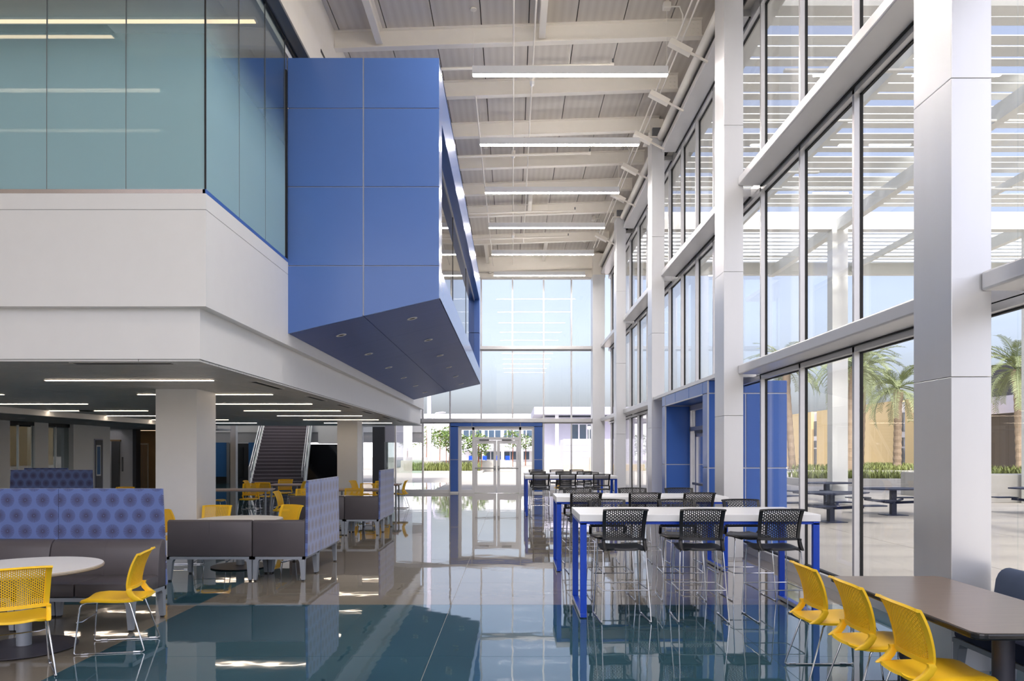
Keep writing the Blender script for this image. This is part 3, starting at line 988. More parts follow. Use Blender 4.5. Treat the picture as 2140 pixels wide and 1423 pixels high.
# wall facing the viewer with two doors
wc = struct('wall_back', (-15, 25.6, 0), 'pale wall with service doors and a lift at the back left')
O = (-15, 25.6, 0)
B(-17.0, -14.4, 28.5, 28.62, 0, 2.56).build('partition', 'white', wc, origin=O)
B(XL - 0.1, XL, 25.6, 33.0, 0, 0.02).build('threshold', 'gray_dark', wc, origin=O)
B(-14.40, -14.27, 28.3, 28.64, 0, 2.56).build('pier', 'gray_dark', wc, origin=O)
B(-17.0, -12.6, 31.0, 31.1, 0, 2.56).build('corridor_wall', 'corridor_tan', wc, origin=O)
B(-12.6, -12.5, 28.3, 31.1, 0, 2.9).build('corridor_side', 'corridor_tan', wc, origin=O)
B(-17.0, -12.5, 28.3, 31.1, 2.56, 2.62).build('corridor_ceiling', 'wall_grey', wc, origin=O)
D = struct('door_3', (-13.5, 25.0, 0), 'grey door with a tall narrow lite')
O = (-13.5, 25.0, 0)
B(XL - 0.005, XL + 0.02, 24.62, 25.12, 0, 2.13).build('door_frame', 'ext_lavender', D, origin=O)
B(XL + 0.015, XL + 0.035, 24.66, 25.08, 0, 2.09).build('door_leaf', 'gray_dark', D, origin=O)
B(XL + 0.034, XL + 0.045, 24.68, 24.95, 0.9, 1.92).build('lite_frame', 'white', D, origin=O)
B(XL + 0.044, XL + 0.050, 24.72, 24.91, 0.95, 1.87).build('lite', 'wall_blue', D, origin=O)
D = struct('door_4', (-15.1, 28.4, 0), 'stainless lift door in a white wall')
O = (-15.1, 28.4, 0)
B(-15.27, -14.98, 28.42, 28.5, 0, 2.1).build('door_leaf', 'stainless', D, origin=O)
B(-15.32, -14.94, 28.43, 28.5, 2.1, 2.16).build('door_frame', 'corridor_tan', D, origin=O)
B(-14.90, -14.86, 28.46, 28.5, 0.95, 1.5).build('call_panel', 'stainless', D, origin=O)
D = struct('door_5', (-16.2, 33, 0), 'tan double door at the end of the corridor')
O = (-15.3, 30.9, 0)
D.location = O
B(-15.56, -15.10, 30.92, 31.0, 0, 2.05).build('door_frame', 'white', D, origin=O)
B(-15.53, -15.34, 30.90, 30.96, 0, 2.0).build('door_leaf', 'door_tan', D, origin=O)
B(-15.32, -15.13, 30.90, 30.96, 0, 2.0).build('door_leaf', 'door_tan', D, origin=O)
D = struct('door_6', (XL, 19.6, 0), 'tan timber door in the white partition')
O = (XL, 19.6, 0)
B(XL, XL + 0.03, 19.0, 20.05, 0, 2.13).build('door_frame', 'white', D, origin=O)
B(XL + 0.02, XL + 0.05, 19.05, 20.0, 0, 2.09).build('door_leaf', 'door_tan', D, origin=O)

# wall behind the stair
ws = struct('wall_stair', (-10, 40.4, 0), 'blue and white wall behind the staircase')
O = (-10, 40.4, 0)
B(-18, -15.4, 40.3, 40.5, 0.35, 2.2).build('blue_panel', 'wall_blue', ws, origin=O)
B(-18, -15.4, 40.35, 40.5, 0.0, 0.35).build('dark_plinth', 'black', ws, origin=O)
B(-18, -4.8, 40.3, 40.5, 2.2, 2.75).build('grey_band', 'wall_grey', ws, origin=O)
B(-18, -4.8, 40.25, 40.5, 2.75, 4.6).build('white_wall', 'white', ws, origin=O)
for k in range(9):  # unseen glazing added to let daylight onto the stairs
    B(-18 + 1.466 * k + 0.03, -18 + 1.466 * (k + 1) - 0.03, 40.36, 40.37, 4.6, 10.0).build('added_clerestory_pane', 'glass_clear', ws, origin=O)
    B(-18 + 1.466 * k - 0.03, -18 + 1.466 * k + 0.03, 40.3, 40.45, 4.6, 10.0).build('added_clerestory_mullion', 'alum', ws, origin=O)
B(-15.4, -15.25, 40.2, 40.5, 0, 2.2).build('door_jamb', 'alum_dark', ws, origin=O)
B(-15.25, -14.25, 40.3, 40.4, 0, 2.15).build('door_leaf', 'room_dark', ws, origin=O)
B(-14.9, -14.5, 40.27, 40.3, 0.3, 1.95).build('lite', 'glass_dark', ws, origin=O)
B(-14.25, -11.8, 40.3, 40.5, 0, 2.2).build('blue_panel', 'wall_blue', ws, origin=O)
B(-11.8, -8.2, 40.3, 40.5, 0, 2.1).build('dark_glazing', 'dark_gloss', ws, origin=O)
B(-10.05, -8.2, 38.6, 38.8, 2.12, 4.5).build('white_drop', 'white', ws, origin=O)
B(-18.3, -18.1, 19, 41, 0, 10).build('outer_wall', 'white', ws, origin=O)
B(-8.2, -8.1, 36.0, 40.3, 0, 3.0).build('return_wall', 'white', ws, origin=O)
B(-8.16, -8.15, 36.0, 40.3, 3.0, 10.0).build('added_clerestory_pane', 'glass_clear', ws, origin=O)  # unseen side glass, added to admit more light to the stair hall
c = struct('column', (-12.1, 33.0, 0), 'slim square grey post in front of the blue wall')
MB().cbox(-12.48, -12.23, 33.0, 33.24, 0, 9.9, 0.006).build('shaft', 'alum', c, origin=(-12.1, 33.0, 0))
# glazing between the stair hall and the courtyard
O = (-6.5, 36, 0)
w = window_root(O, 'narrow glazed screen beside the stair hall')
for x in (-7.25, -6.62, -6.05):
    B(x - 0.05, x + 0.05, 35.9, 36.05, 0, 9.9).build('mullion', 'white_satin', w, origin=O)
for a, b in ((-8.2, -7.3), (-7.2, -6.67), (-6.57, -6.1)):
    B(a, b, 35.98, 35.99, 0, 9.9).build('pane', 'glass_clear', w, origin=O)
B(-8.2, -6.0, 35.95, 36.03, 2.9, 3.05).build('transom', 'white_satin', w, origin=O)
B(-4.84, -4.83, 30.95, 36.0, 0, 9.9).build('pane', 'glass_clear', w, origin=O)
B(-5.99, -4.86, 35.98, 35.99, 0, 9.9).build('pane', 'glass_clear', w, origin=O)
c = struct('column', (-5.5, 30.7, 0), 'dark grey clad pier beside the far glazed wall')
MB().cbox(-5.72, -5.24, 30.5, 30.95, 0, 2.72, 0.005).build('shaft', 'gray_dark', c, origin=(-5.5, 30.7, 0))
B(-5.24, -4.86, 30.7, 30.8, 2.1, 2.9).build('white_drop', 'ext_lavender', c, origin=(-5.5, 30.7, 0))
B(-5.22, -4.88, 30.78, 30.80, 0.4, 2.1).build('dark_pane', 'glass_dark', c, origin=(-5.5, 30.7, 0))

# ------------------------------------------------------------------ light fixtures
def pendant(y, k, label=None):
    O = (1.035, y, 8.45)
    t = thing('pendant_light', label or 'long white linear pendant light, %s along the hall' % ['first', 'second', 'third', 'fourth', 'fifth', 'farthest'][k], 'pendant light', O, 0, 'linear pendant lights over the hall')
    MB().cbox(-0.72, 2.79, y - 0.045, y + 0.045, 8.466, 8.61, 0.004).build('housing', 'white_satin', t, origin=O)
    B(-0.71, 2.78, y - 0.038, y + 0.038, 8.448, 8.466).build('lens', 'lens_pendant', t, origin=O)
    B(-0.71, 2.78, y - 0.03, y + 0.03, 8.61, 8.614).build('added_upper_lens', 'lens_added_up', t, origin=O)  # added upward glow to lift the deck brightness
    for x in (-0.70, 2.77):
        z1 = deck_z(x)
        c = MB().tube([(x, y, 8.61), (x, y, z1 - 0.03)], 0.0035, 6).build('cable', 'steel_white', t, origin=O)
        MB().lathe([(0.055, z1 - 0.035), (0.06, z1 - 0.02), (0.05, z1 - 0.001)], 16, (x, y)).build('canopy', 'steel_white', t, origin=O)
    z1 = deck_z(2.77)
    if k % 2 == 0:
        MB().cbox(2.70, 2.84, y - 0.06, y + 0.06, z1 - 0.14, z1 - 0.03, 0.01).build('junction_box', 'steel_white', t, origin=O)
        MB().tube([(2.84, y, z1 - 0.09), (3.0, y, z1 - 0.09), (3.07, y + 0.06, z1 - 0.2), (3.08, y + 0.1, z1 - 0.45)], 0.014, 8).build('conduit_whip', 'steel_white', t, origin=O)
for k, y in enumerate([13.4, 16.45, 19.5, 22.55, 25.6, 28.65]):
    pendant(y, k)
for k, y in enumerate([10.35, 7.3, 4.25, 1.2, -1.85]):
    pendant(y, k, 'linear pendant light above the picture, %s toward the viewer' % ['first', 'second', 'third', 'fourth', 'fifth'][k])

for i, (x0, x1) in enumerate(((-6.45, -4.12), (-11.12, -8.75))):
    for k in range(7):
        y = 10.3 + 2.54 * k
        O = ((x0 + x1) / 2, y, 2.66)
        t = thing('linear_light', 'warm recessed linear ceiling light in the %s row %s' % (['first', 'second', 'third', 'fourth', 'fifth', 'sixth', 'last'][k], 'nearer the hall' if i == 0 else 'by the white bulkhead'), 'ceiling light', O, 0, 'linear lights in the grey ceiling')
        B(x0, x1, y - 0.032, y + 0.032, 2.684, 2.691).build('trim', 'white_satin', t, origin=O)
        B(x0 + 0.01, x1 - 0.01, y - 0.026, y + 0.026, 2.679, 2.684).build('lens', 'lens_linear', t, origin=O)
for k, (x0, x1, y) in enumerate(((-9.0, -3.5, 10.2), (-9.0, -5.75, 11.8), (-9.0, -3.6, 12.8))):
    z = 7.595 if (x1 > -5.6) else 8.275
    O = ((x0 + x1) / 2, y, z)
    if k == 2:
        x0 = -5.55
    t = thing('upstairs_light', 'warm linear ceiling light in the upstairs room, %s from the glass' % ['nearest', 'second', 'third'][k], 'ceiling light', O, 0, 'linear lights in the upstairs room')
    B(x0, x1, y - 0.05, y + 0.05, z - 0.012, z + 0.02).build('trim', 'white_satin', t, origin=O)
    B(x0 + 0.02, x1 - 0.02, y - 0.04, y + 0.04, z - 0.022, z - 0.012).build('lens', 'lens_warm', t, origin=O)
for k, y in enumerate((35.2, 38.2)):  # made-up lamps hidden by the slab, added to brighten the stairs
    O = (-11.0, y, 6.4)
    t = thing('added_stair_light', 'added linear pendant light over the stairs, %s' % ['lower one', 'upper one'][k], 'pendant light', O, 0, 'added lights over the stairs')
    MB().cbox(-12.3, -9.7, y - 0.045, y + 0.045, 6.42, 6.54, 0.004).build('housing', 'white_satin', t, origin=O)
    B(-12.28, -9.72, y - 0.036, y + 0.036, 6.40, 6.42).build('lens', 'lens_pendant', t, origin=O)
    for x in (-12.2, -9.8):
        MB().tube([(x, y, 6.54), (x, y, 10.0)], 0.004, 6).build('cable', 'steel_white', t, origin=O)
for k, y in enumerate((13.6, 15.3)):  # extra lamps added to brighten the room behind the frosted film
    O = (-8.0, y, 8.27)
    t = thing('upstairs_light', 'extra ceiling light added deep in the upstairs room, %s' % ['nearer one', 'farther one'][k], 'ceiling light', O, 0, 'linear lights in the upstairs room')
    B(-12.0, -5.8, y - 0.08, y + 0.08, 8.285, 8.30).build('trim', 'white_satin', t, origin=O)
    B(-11.95, -5.85, y - 0.06, y + 0.06, 8.272, 8.285).build('lens', 'lens_linear', t, origin=O)
for k in range(6):  # made-up lamps, added to brighten the space under the mezzanine
    O = (-12.5, 10.0 + 3.0 * k, 2.55)
    t = thing('added_soffit_downlight', 'small added fill downlight in the low soffit beside the partition, %s' % ['first', 'second', 'third', 'fourth', 'fifth', 'sixth'][k], 'downlight', O, 0, 'added downlights in the low soffit')
    MB().lathe([(0.06, -0.001), (0.085, -0.001), (0.085, 0.003), (0.06, 0.003)], 20).build('trim_ring', 'white_satin', t)
    MB().lathe([(0.001, 0.001), (0.06, 0.001)], 20).build('lens', 'lens_added_down', t)
O = (-14.2, 29.8, 2.54)
t = thing('corridor_light', 'warm ceiling light in the tan corridor', 'ceiling light', O)
B(-15.6, -13.0, 29.72, 29.88, 2.553, 2.56).build('trim', 'white_satin', t, origin=O)
B(-15.55, -13.05, 29.75, 29.85, 2.545, 2.553).build('lens', 'lens_warm', t, origin=O)
for k, (a, b) in enumerate(((10.5, 11.7), (13.3, 14.4), (15.6, 16.7), (18.2, 19.3), (21.0, 22.1), (23.6, 24.7))):
    O = (-3.64, (a + b) / 2, 2.68)
    t = thing('slot_diffuser', 'black linear air slot along the ceiling edge, %s from the front corner' % ['first', 'second', 'third', 'fourth', 'fifth', 'sixth'][k], 'air vent', O, 0, 'air slots in the grey ceiling')
    B(-3.70, -3.58, a - 0.03, b + 0.03, 2.683, 2.6905).build('frame', 'plank_grey', t, origin=O)
    B(-3.675, -3.605, a, b, 2.68, 2.6835).build('slot', 'black', t, origin=O)
O = (-4.34, 8.33, 2.68)
t = thing('slot_diffuser', 'black linear air slot along the front edge of the grey ceiling', 'air vent', O, 0, 'air slots in the grey ceiling')
B(-4.91, -3.77, 8.26, 8.40, 2.683, 2.6905).build('frame', 'plank_grey', t, origin=O)
B(-4.88, -3.80, 8.29, 8.37, 2.68, 2.6835).build('slot', 'black', t, origin=O)
O = (-10.2, 17.9, 2.68)
t = thing('ceiling_speaker', 'round black ceiling speaker between two linear lights', 'speaker', O)
MB().lathe([(0.0, 2.668), (0.14, 2.668), (0.17, 2.675), (0.17, 2.689)], 28).build('grille', 'black', t, origin=(0, 0, 2.68))

# sprinkler branch pipes, conduits, wall washers under the roof
for k, y in enumerate((14.5, 18.8, 23.3, 26.1)):
    z0, z1 = 9.08, 9.22
    O = (-0.7, y, 9.2)
    t = thing('sprinkler_pipe', 'white sprinkler pipe crossing under the roof, %s of four' % ['first', 'second', 'third', 'last'][k], 'pipe', O, 0, 'sprinkler branch pipes')
    MB().tube([(-3.30, y, z0), (1.95, y, z1)], 0.028, 10).build('pipe', 'steel_white', t, origin=O, smooth=True)
    MB().tube([(1.90, y, z1), (1.97, y, z1)], 0.04, 10).build('elbow', 'steel_white', t, origin=O)
    MB().tube([(1.95, y, z1), (1.95, y, z1 + 0.11)], 0.018, 8).build('sprinkler_head', 'alum_dark', t, origin=O)
    MB().tube([(1.1, y, z1 - 0.03), (1.1, y, deck_z(1.1))], 0.008, 6).build('hanger', 'steel_white', t, origin=O)
for k, (x, z, a, b, r) in enumerate(((0.02, 9.27, 8.5, 30.2, 0.016), (0.40, 9.28, 8.5, 27.0, 0.016), (-0.78, 9.22, 15.8, 30.2, 0.016), (3.05, 9.36, 9, 28.0, 0.018), (3.16, 9.36, 9, 28.0, 0.018))):
    O = (x, (a + b) / 2, z)
    t = thing('conduit', 'thin pale conduit running the length of the hall, %s' % ['in line with the far doors', 'just window-side of the centre one', 'mezzanine side', 'inner of the pair by the windows', 'outer of the pair by the windows'][k], 'conduit', O, 0, 'conduits under the roof')
    MB().tube([(x, a, z), (x, b, z)], r, 8).build('pipe', 'steel_white', t, origin=O)
    if k in (0, 1):
        for yy in ((18.9, 26.0) if k == 0 else (15.2,)):
            MB().lathe([(0.05, z - 0.05), (0.055, z + 0.05)], 12, (x, yy)).build('box', 'steel_white', t, origin=O)
            MB().lathe([(0.02, z - 0.14), (0.045, z - 0.11), (0.05, z - 0.05)], 12, (x, yy)).build('detector', 'white', t, origin=O)
for k, y in enumerate((13.35, 15.26, 17.2, 19.1, 21.2, 25.2)):
    O = (3.0, y, 8.93)
    t = thing('uplight', 'tilted white box light bracketed below the roof edge, %s from the front' % ['first', 'second', 'third', 'fourth', 'fifth', 'last'][k], 'light fixture', O, 0, 'tilted box lights by the windows')
    hb = MB().cbox(-0.22, 0.22, -0.055, 0.055, -0.06, 0.06, 0.006)
    hb.build('housing', 'steel_white', t)
    B(-0.2, 0.2, -0.04, 0.04, 0.06, 0.066).build('lens', 'white', t)
    MB().box(0.20, 0.56, -0.012, 0.012, -0.02, 0.02).build('bracket', 'steel_white', t)
    t.rotation_euler = (R(-12), R(28), 0)
    
# ------------------------------------------------------------------ chairs and stools
def shell_profile(zoff):
    """centre line of the backrest: (v in 0..1) -> (x, z)"""
    pts = [(-0.163, 0.520), (-0.160, 0.565), (-0.172, 0.64), (-0.198, 0.73), (-0.238, 0.815), (-0.262, 0.842)]
    def f(v):
        t = v * (len(pts) - 1)
        i = min(int(t), len(pts) - 2)
        q = t - i
        p0, p1, p2, p3 = pts[max(i - 1, 0)], pts[i], pts[i + 1], pts[min(i + 2, len(pts) - 1)]
        def cr(a, b, c, d):
            return 0.5 * ((2 * b) + (-a + c) * q + (2 * a - 5 * b + 4 * c - d) * q * q + (-a + 3 * b - 3 * c + d) * q ** 3)
        return cr(p0[0], p1[0], p2[0], p3[0]), cr(p0[1], p1[1], p2[1], p3[1]) + zoff
    return f

def make_seating(kind):
    zo = 0.0 if kind == 'chair' else 0.288
    plastic = 'yellow_plastic' if kind == 'chair' else 'black_plastic'
    ncol, nper = (27, 18) if kind == 'chair' else (19, 12)
    f = shell_profile(zo)
    def S(u, v):                                   # u in -1..1 across, v in 0..1 up
        x, z = f(v)
        hw = 0.208 + 0.020 * v
        x += 0.034 * (abs(u) ** 2.2) - 0.012 * max(0.0, v - 0.86) / 0.14 * (abs(u) ** 4)
        return (x, u * hw, z - 0.010 * (abs(u) ** 3) * (v > 0.9))
    UB, V0, V1 = 0.84, 0.13, 0.93
    us_i = []
    du = 2 * UB / ncol
    for i in range(ncol):
        a = -UB + i * du
        us_i += [a, a + du * 0.42]
    us_i.append(UB)
    vs_i = []
    dv = (V1 - V0) / nper
    for j in range(nper):
        a = V0 + j * dv
        us = [0, 0.2, 0.5, 0.7]
        vs_i += [a + dv * q for q in us]
    vs_i.append(V1)
    def keep(i, j):
        if i % 2 == 0:
            return True
        col, ph = i // 2, j % 4
        if j < 1 or j > len(vs_i) - 4:
            return True
        return (ph == 3) if col % 2 == 0 else (ph == 1)
    panel = MB().cells(S, us_i, vs_i, keep).mesh(kind + '_panel', plastic, solid=0.006)
    ub = [-1, -0.94, -0.88, -UB] + [-UB + 2 * UB * k / 8 for k in range(1, 8)] + [UB, 0.88, 0.94, 1]
    vb = [0, 0.05, 0.09, V0] + [V0 + (V1 - V0) * k / 10 for k in range(1, 10)] + [V1, 0.96, 0.985, 1.0]
    def kf(i, j):
        a = (ub[i] + ub[i + 1]) / 2
        b = (vb[j] + vb[j + 1]) / 2
        return abs(a) > UB or b < V0 or b > V1
    fm = MB().cells(S, ub, vb, kf)
    frame = fm.mesh(kind + '_back', plastic, solid=0.017, smooth=True)
    # side uprights that carry the back down and rearwards to the seat
    uprights = []
    for s in (-1, 1):
        up = MB()
        path = [(-0.140, 0.538, 0.207), (-0.128, 0.515, 0.206), (-0.150, 0.475, 0.204), (-0.185, 0.440, 0.200), (-0.205, 0.428, 0.196)]
        wid = [0.030, 0.034, 0.042, 0.052, 0.050]
        vs = []
        for (x, z, y), w in zip(path, wid):
            vs += [(x - w, s * (y - 0.014), z + zo), (x + w * 0.35, s * (y - 0.014), z + zo), (x + w * 0.35, s * (y + 0.018), z + zo), (x - w, s * (y + 0.018), z + zo)]
        fs = [(0, 1, 2, 3), (16, 17, 18, 19)]
        for k in range(4):
            for j in range(4):
                a, b = k * 4 + j, k * 4 + (j + 1) % 4
                fs.append((a, b, b + 4, a + 4))
        up.add(vs, fs)
        uprights.append(up.mesh(kind + '_upright', plastic, bevel=0.007, smooth=True))
    # seat
    prof = [(0.258, 0.418, 0.150), (0.252, 0.430, 0.172), (0.235, 0.440, 0.196), (0.20, 0.447, 0.212), (0.13, 0.450, 0.224), (0.05, 0.445, 0.228), (-0.03, 0.440, 0.228),
            (-0.11, 0.438, 0.224), (-0.17, 0.439, 0.212), (-0.215, 0.441, 0.190), (-0.245, 0.446, 0.160), (-0.258, 0.450, 0.135)]
    ny = 13
    vs, fs = [], []
    for (x, z, hw) in prof:
        for j in range(ny):
            q = -1 + 2 * j / (ny - 1)
            vs.append((x, q * hw, z + zo + 0.012 * q * q - 0.012 * (abs(q) > 0.99)))
    for i in range(len(prof) - 1):
        for j in range(ny - 1):
            a = i * ny + j
            fs.append((a, a + 1, a + ny + 1, a + ny))
    seat = MB().add(vs, fs).mesh(kind + '_seat', plastic, solid=0.018, offset=-1, smooth=True)
    # chrome sled base
    sides, bars, glides = [], [], []
    def bend(p):
        return p
    for s in (-1, 1):
        if kind == 'chair':
            pts = [(-0.02, s * 0.17, 0.424), (-0.135, s * 0.196, 0.420), (-0.150, s * 0.200, 0.405), (-0.268, s * 0.243, 0.035), (-0.272, s * 0.245, 0.016), (-0.255, s * 0.246, 0.0065), (0.255, s * 0.246, 0.0065),
                   (0.272, s * 0.245, 0.016), (0.270, s * 0.243, 0.036), (0.238, s * 0.216, 0.385), (0.225, s * 0.212, 0.412), (0.19, s * 0.20, 0.426), (0.05, s * 0.17, 0.425)]
        else:
            pts = [(-0.02, s * 0.17, 0.712), (-0.135, s * 0.205, 0.706), (-0.165, s * 0.215, 0.69), (-0.268, s * 0.246, 0.035), (-0.272, s * 0.247, 0.016), (-0.255, s * 0.248, 0.0065), (0.225, s * 0.248, 0.0065),
                   (0.242, s * 0.247, 0.016), (0.242, s * 0.245, 0.036), (0.205, s * 0.212, 0.675), (0.195, s * 0.208, 0.702), (0.16, s * 0.20, 0.712), (0.05, s * 0.17, 0.712)]
        sides.append(MB().tube(pts, 0.0065, 8).mesh(kind + '_sled', 'chrome', smooth=True))
        glides.append([MB().cbox(x - 0.03, x + 0.03, s * 0.246 - 0.010, s * 0.246 + 0.010, 0.0, 0.016, 0.004).mesh('glide', 'chrome') for x in (-0.215, 0.19)])
    if kind == 'chair':
        bars.append(MB().tube([(0.255, -0.233, 0.27), (0.235, -0.18, 0.262), (0.235, 0.18, 0.262), (0.255, 0.233, 0.27)], 0.0055, 8).mesh('bar', 'chrome', smooth=True))
        bars.append(MB().tube([(0.05, -0.17, 0.425), (0.05, 0.17, 0.425)], 0.0055, 8).mesh('bar', 'chrome'))
    else:
        z = 0.32
        bars.append(MB().tube([(-0.225, -0.233, z), (-0.225, 0.233, z)], 0.006, 8).mesh('bar', 'chrome'))
        bars.append(MB().tube([(0.228, -0.230, z), (0.228, 0.230, z)], 0.006, 8).mesh('bar', 'chrome'))
        for s in (-1, 1):
            bars.append(MB().tube([(-0.225, s * 0.233, z), (0.228, s * 0.230, z)], 0.006, 8).mesh('bar', 'chrome'))
    return dict(kind=kind, panel=panel, frame=frame, uprights=uprights, seat=seat, sides=sides, bars=bars, glides=glides)

KIT = {'chair': make_seating('chair'), 'stool': make_seating('stool')}
def place_seat(kind, x, y, deg, label, group):
    K = KIT[kind]
    name, cat = ('stacking_chair', 'chair') if kind == 'chair' else ('bar_stool', 'bar stool')
    t = thing(name, label, cat, (x, y, 0), R(deg), group)
    put('seat', K['seat'], t)
    b = put('backrest', K['frame'], t)
    put('perforated_panel', K['panel'], b)
    for u in K['uprights']:
        put('upright', u, b)
    for s, g in zip(K['sides'], K['glides']):
        o = put('sled_leg', s, t)
        for q in g:
            put('glide', q, o)
    for q in K['bars']:
        put('crossbar' if kind == 'chair' else 'footrest_bar', q, t)
    return t

YC = 'yellow chairs'
for a in [
    (-3.80, 5.70, 126.7, 'yellow perforated chair in the front left corner, back turned to the viewer', 'yellow chairs at the front round table'),
    (-3.44, 6.52, 191.4, 'yellow perforated chair turned sideways on the open side of the front round table', 'yellow chairs at the front round table'),
    (2.445, 5.71, 0, 'farthest of three yellow chairs lined up along the brown table', 'yellow chairs along the brown table'),
    (2.445, 4.985, 0, 'middle of three yellow chairs lined up along the brown table', 'yellow chairs along the brown table'),
    (2.445, 4.31, 0, 'nearest of three yellow chairs lined up along the brown table', 'yellow chairs along the brown table'),
    (-4.92, 11.02, 3, 'yellow chair seen edge-on between the patterned booth and the charcoal bench', 'yellow chairs at the second round table'),
    (-4.70, 11.74, -82, 'yellow chair facing the viewer across the second round table, in front of the white column', 'yellow chairs at the second round table'),
    (-3.66, 11.86, -118, 'yellow chair angled beside the patterned panel at the second round table', 'yellow chairs at the second round table'),
    (-4.90, 16.2, 2, 'yellow chair leaning left behind the second round table, seen edge-on', 'yellow chairs at the third round table'),
    (-4.78, 17.05, -88, 'yellow chair back showing just left of the nearer patterned panel', 'yellow chairs at the third round table'),
    (-3.72, 17.25, -95, 'yellow chair facing the viewer behind the farther charcoal bench', 'yellow chairs at the third round table'),
    (-7.78, 19.45, 2, 'yellow chair half hidden by the white column at the long laminate table', 'yellow chairs by the stairs'),
    (-7.05, 20.0, -84, 'yellow chair facing the viewer across the laminate table nearest the white column', 'yellow chairs by the stairs'),
    (-6.98, 21.15, 82, 'yellow chair with its back to the viewer between the two laminate tables', 'yellow chairs by the stairs'),
    (-7.75, 22.3, 5, 'small yellow chair seen edge-on before the foot of the stairs', 'yellow chairs by the stairs'),
    (-7.05, 23.0, -88, 'yellow chair straight in front of the stair treads', 'yellow chairs by the stairs'),
    (-6.36, 22.1, 184, 'yellow chair turned sideways at the end of the farther laminate table', 'yellow chairs by the stairs'),
    (-4.55, 18.95, 8, 'yellow chair peeping out right of the nearer patterned panel', 'yellow chairs at the fourth table'),
    (-3.92, 20.1, -90, 'yellow chair facing the viewer at the table left of the farther patterned panel', 'yellow chairs at the fourth table'),
    (-4.55, 22.2, -12, 'yellow chair seen edge-on against the blue-lit glazing', 'yellow chairs at the fourth table'),
    (-3.82, 21.75, -92, 'yellow chair partly hidden by the farther patterned panel', 'yellow chairs at the fourth table'),
    (-3.41, 22.45, 180, 'lone yellow chair sideways at the small table by the far glass', 'yellow chairs at the far glass'),
    (-9.45, 18.0, -90, 'yellow chair top showing just above the front patterned booth', 'yellow chairs behind the booths'),
    (1.72, 26.0, 5, 'yellow chair glimpsed beyond the farthest bar tables', 'yellow chairs at the far glass'),
]:
    place_seat('chair', *a)

# bar stools
def stools(xs_, y, deg, row, table, group):
    for i, x in enumerate(xs_):
        jit = [3, -2, 2][i % 3]
        place_seat('stool', x, y, deg + jit, '%s black perforated bar stool on the %s side of the %s' % (['leftmost', 'middle', 'rightmost'][i], row, table), group)
stools([1.115, 1.905, 2.68], 7.66, 90, 'near', 'closest white bar table', 'stools at the closest bar table')
stools([1.14, 1.96, 2.74], 8.72, -90, 'far', 'closest white bar table', 'stools at the closest bar table')
stools([1.02, 1.86, 2.61], 10.66, 90, 'near', 'second white bar table', 'stools at the second bar table')
stools([1.03, 1.88, 2.63], 11.55, -90, 'far', 'second white bar table', 'stools at the second bar table')
stools([0.73, 1.43, 2.29], 19.42, 90, 'near', 'third white bar table', 'stools at the third bar table')
stools([0.72, 1.42, 2.20], 20.65, -90, 'far', 'third white bar table', 'stools at the third bar table')
stools([0.74, 1.50, 2.10], 22.1, 90, 'near', 'farthest white bar table', 'stools at the farthest bar table')
stools([0.75, 1.40, 2.05], 23.6, -90, 'far', 'farthest white bar table', 'stools at the farthest bar table')

def bar_table(x0, x1, y0, y1, label):
    O = ((x0 + x1) / 2, (y0 + y1) / 2, 0)
    t = thing('bar_table', label, 'bar table', O, 0, 'white bar-height tables with blue legs')
    MB().cbox(x0, x1, y0, y1, 0.99, 1.061, 0.004).build('top', 'bar_top', t, origin=O)
    for xa in (x0 + 0.008, x1 - 0.073):
        for ya in (y0 + 0.01, y1 - 0.06):
            MB().cbox(xa, xa + 0.065, ya, ya + 0.05, 0.05, 0.975, 0.003).build('leg', 'leg_blue', t, origin=O)
        MB().cbox(xa, xa + 0.065, y0 + 0.01, y1 - 0.01, 0.008, 0.05, 0.003).build('foot_rail', 'leg_blue', t, origin=O)
        B(xa - 0.004, xa + 0.0, y0 + 0.012, y1 - 0.012, 0.012, 0.046).build('edge_strip', 'alum', t, origin=O)
        MB().cbox(xa, xa + 0.065, y0 + 0.01, y1 - 0.01, 0.955, 0.99, 0.003).build('top_rail', 'leg_blue', t, origin=O)
        for ya in (y0 + 0.05, y1 - 0.05):
            MB().lathe([(0.018, 0.0), (0.018, 0.008)], 12, (xa + 0.032, ya)).build('glide', 'black', t, origin=O)
    for ya in (y0 + 0.02, y1 - 0.06):
        B(x0 + 0.07, x1 - 0.07, ya, ya + 0.04, 0.96, 0.989).build('apron', 'leg_blue', t, origin=O)
bar_table(0.684, 3.14, 7.6, 8.64, 'closest long white bar table on bright blue legs')
bar_table(0.62, 3.06, 10.56, 11.5, 'second long white bar table, just behind the closest one')
bar_table(0.335, 2.76, 19.6, 20.55, 'third white bar table, smaller in the distance toward the doors')
bar_table(0.345, 2.70, 22.2, 23.15, 'farthest white bar table, mostly hidden by the third one')

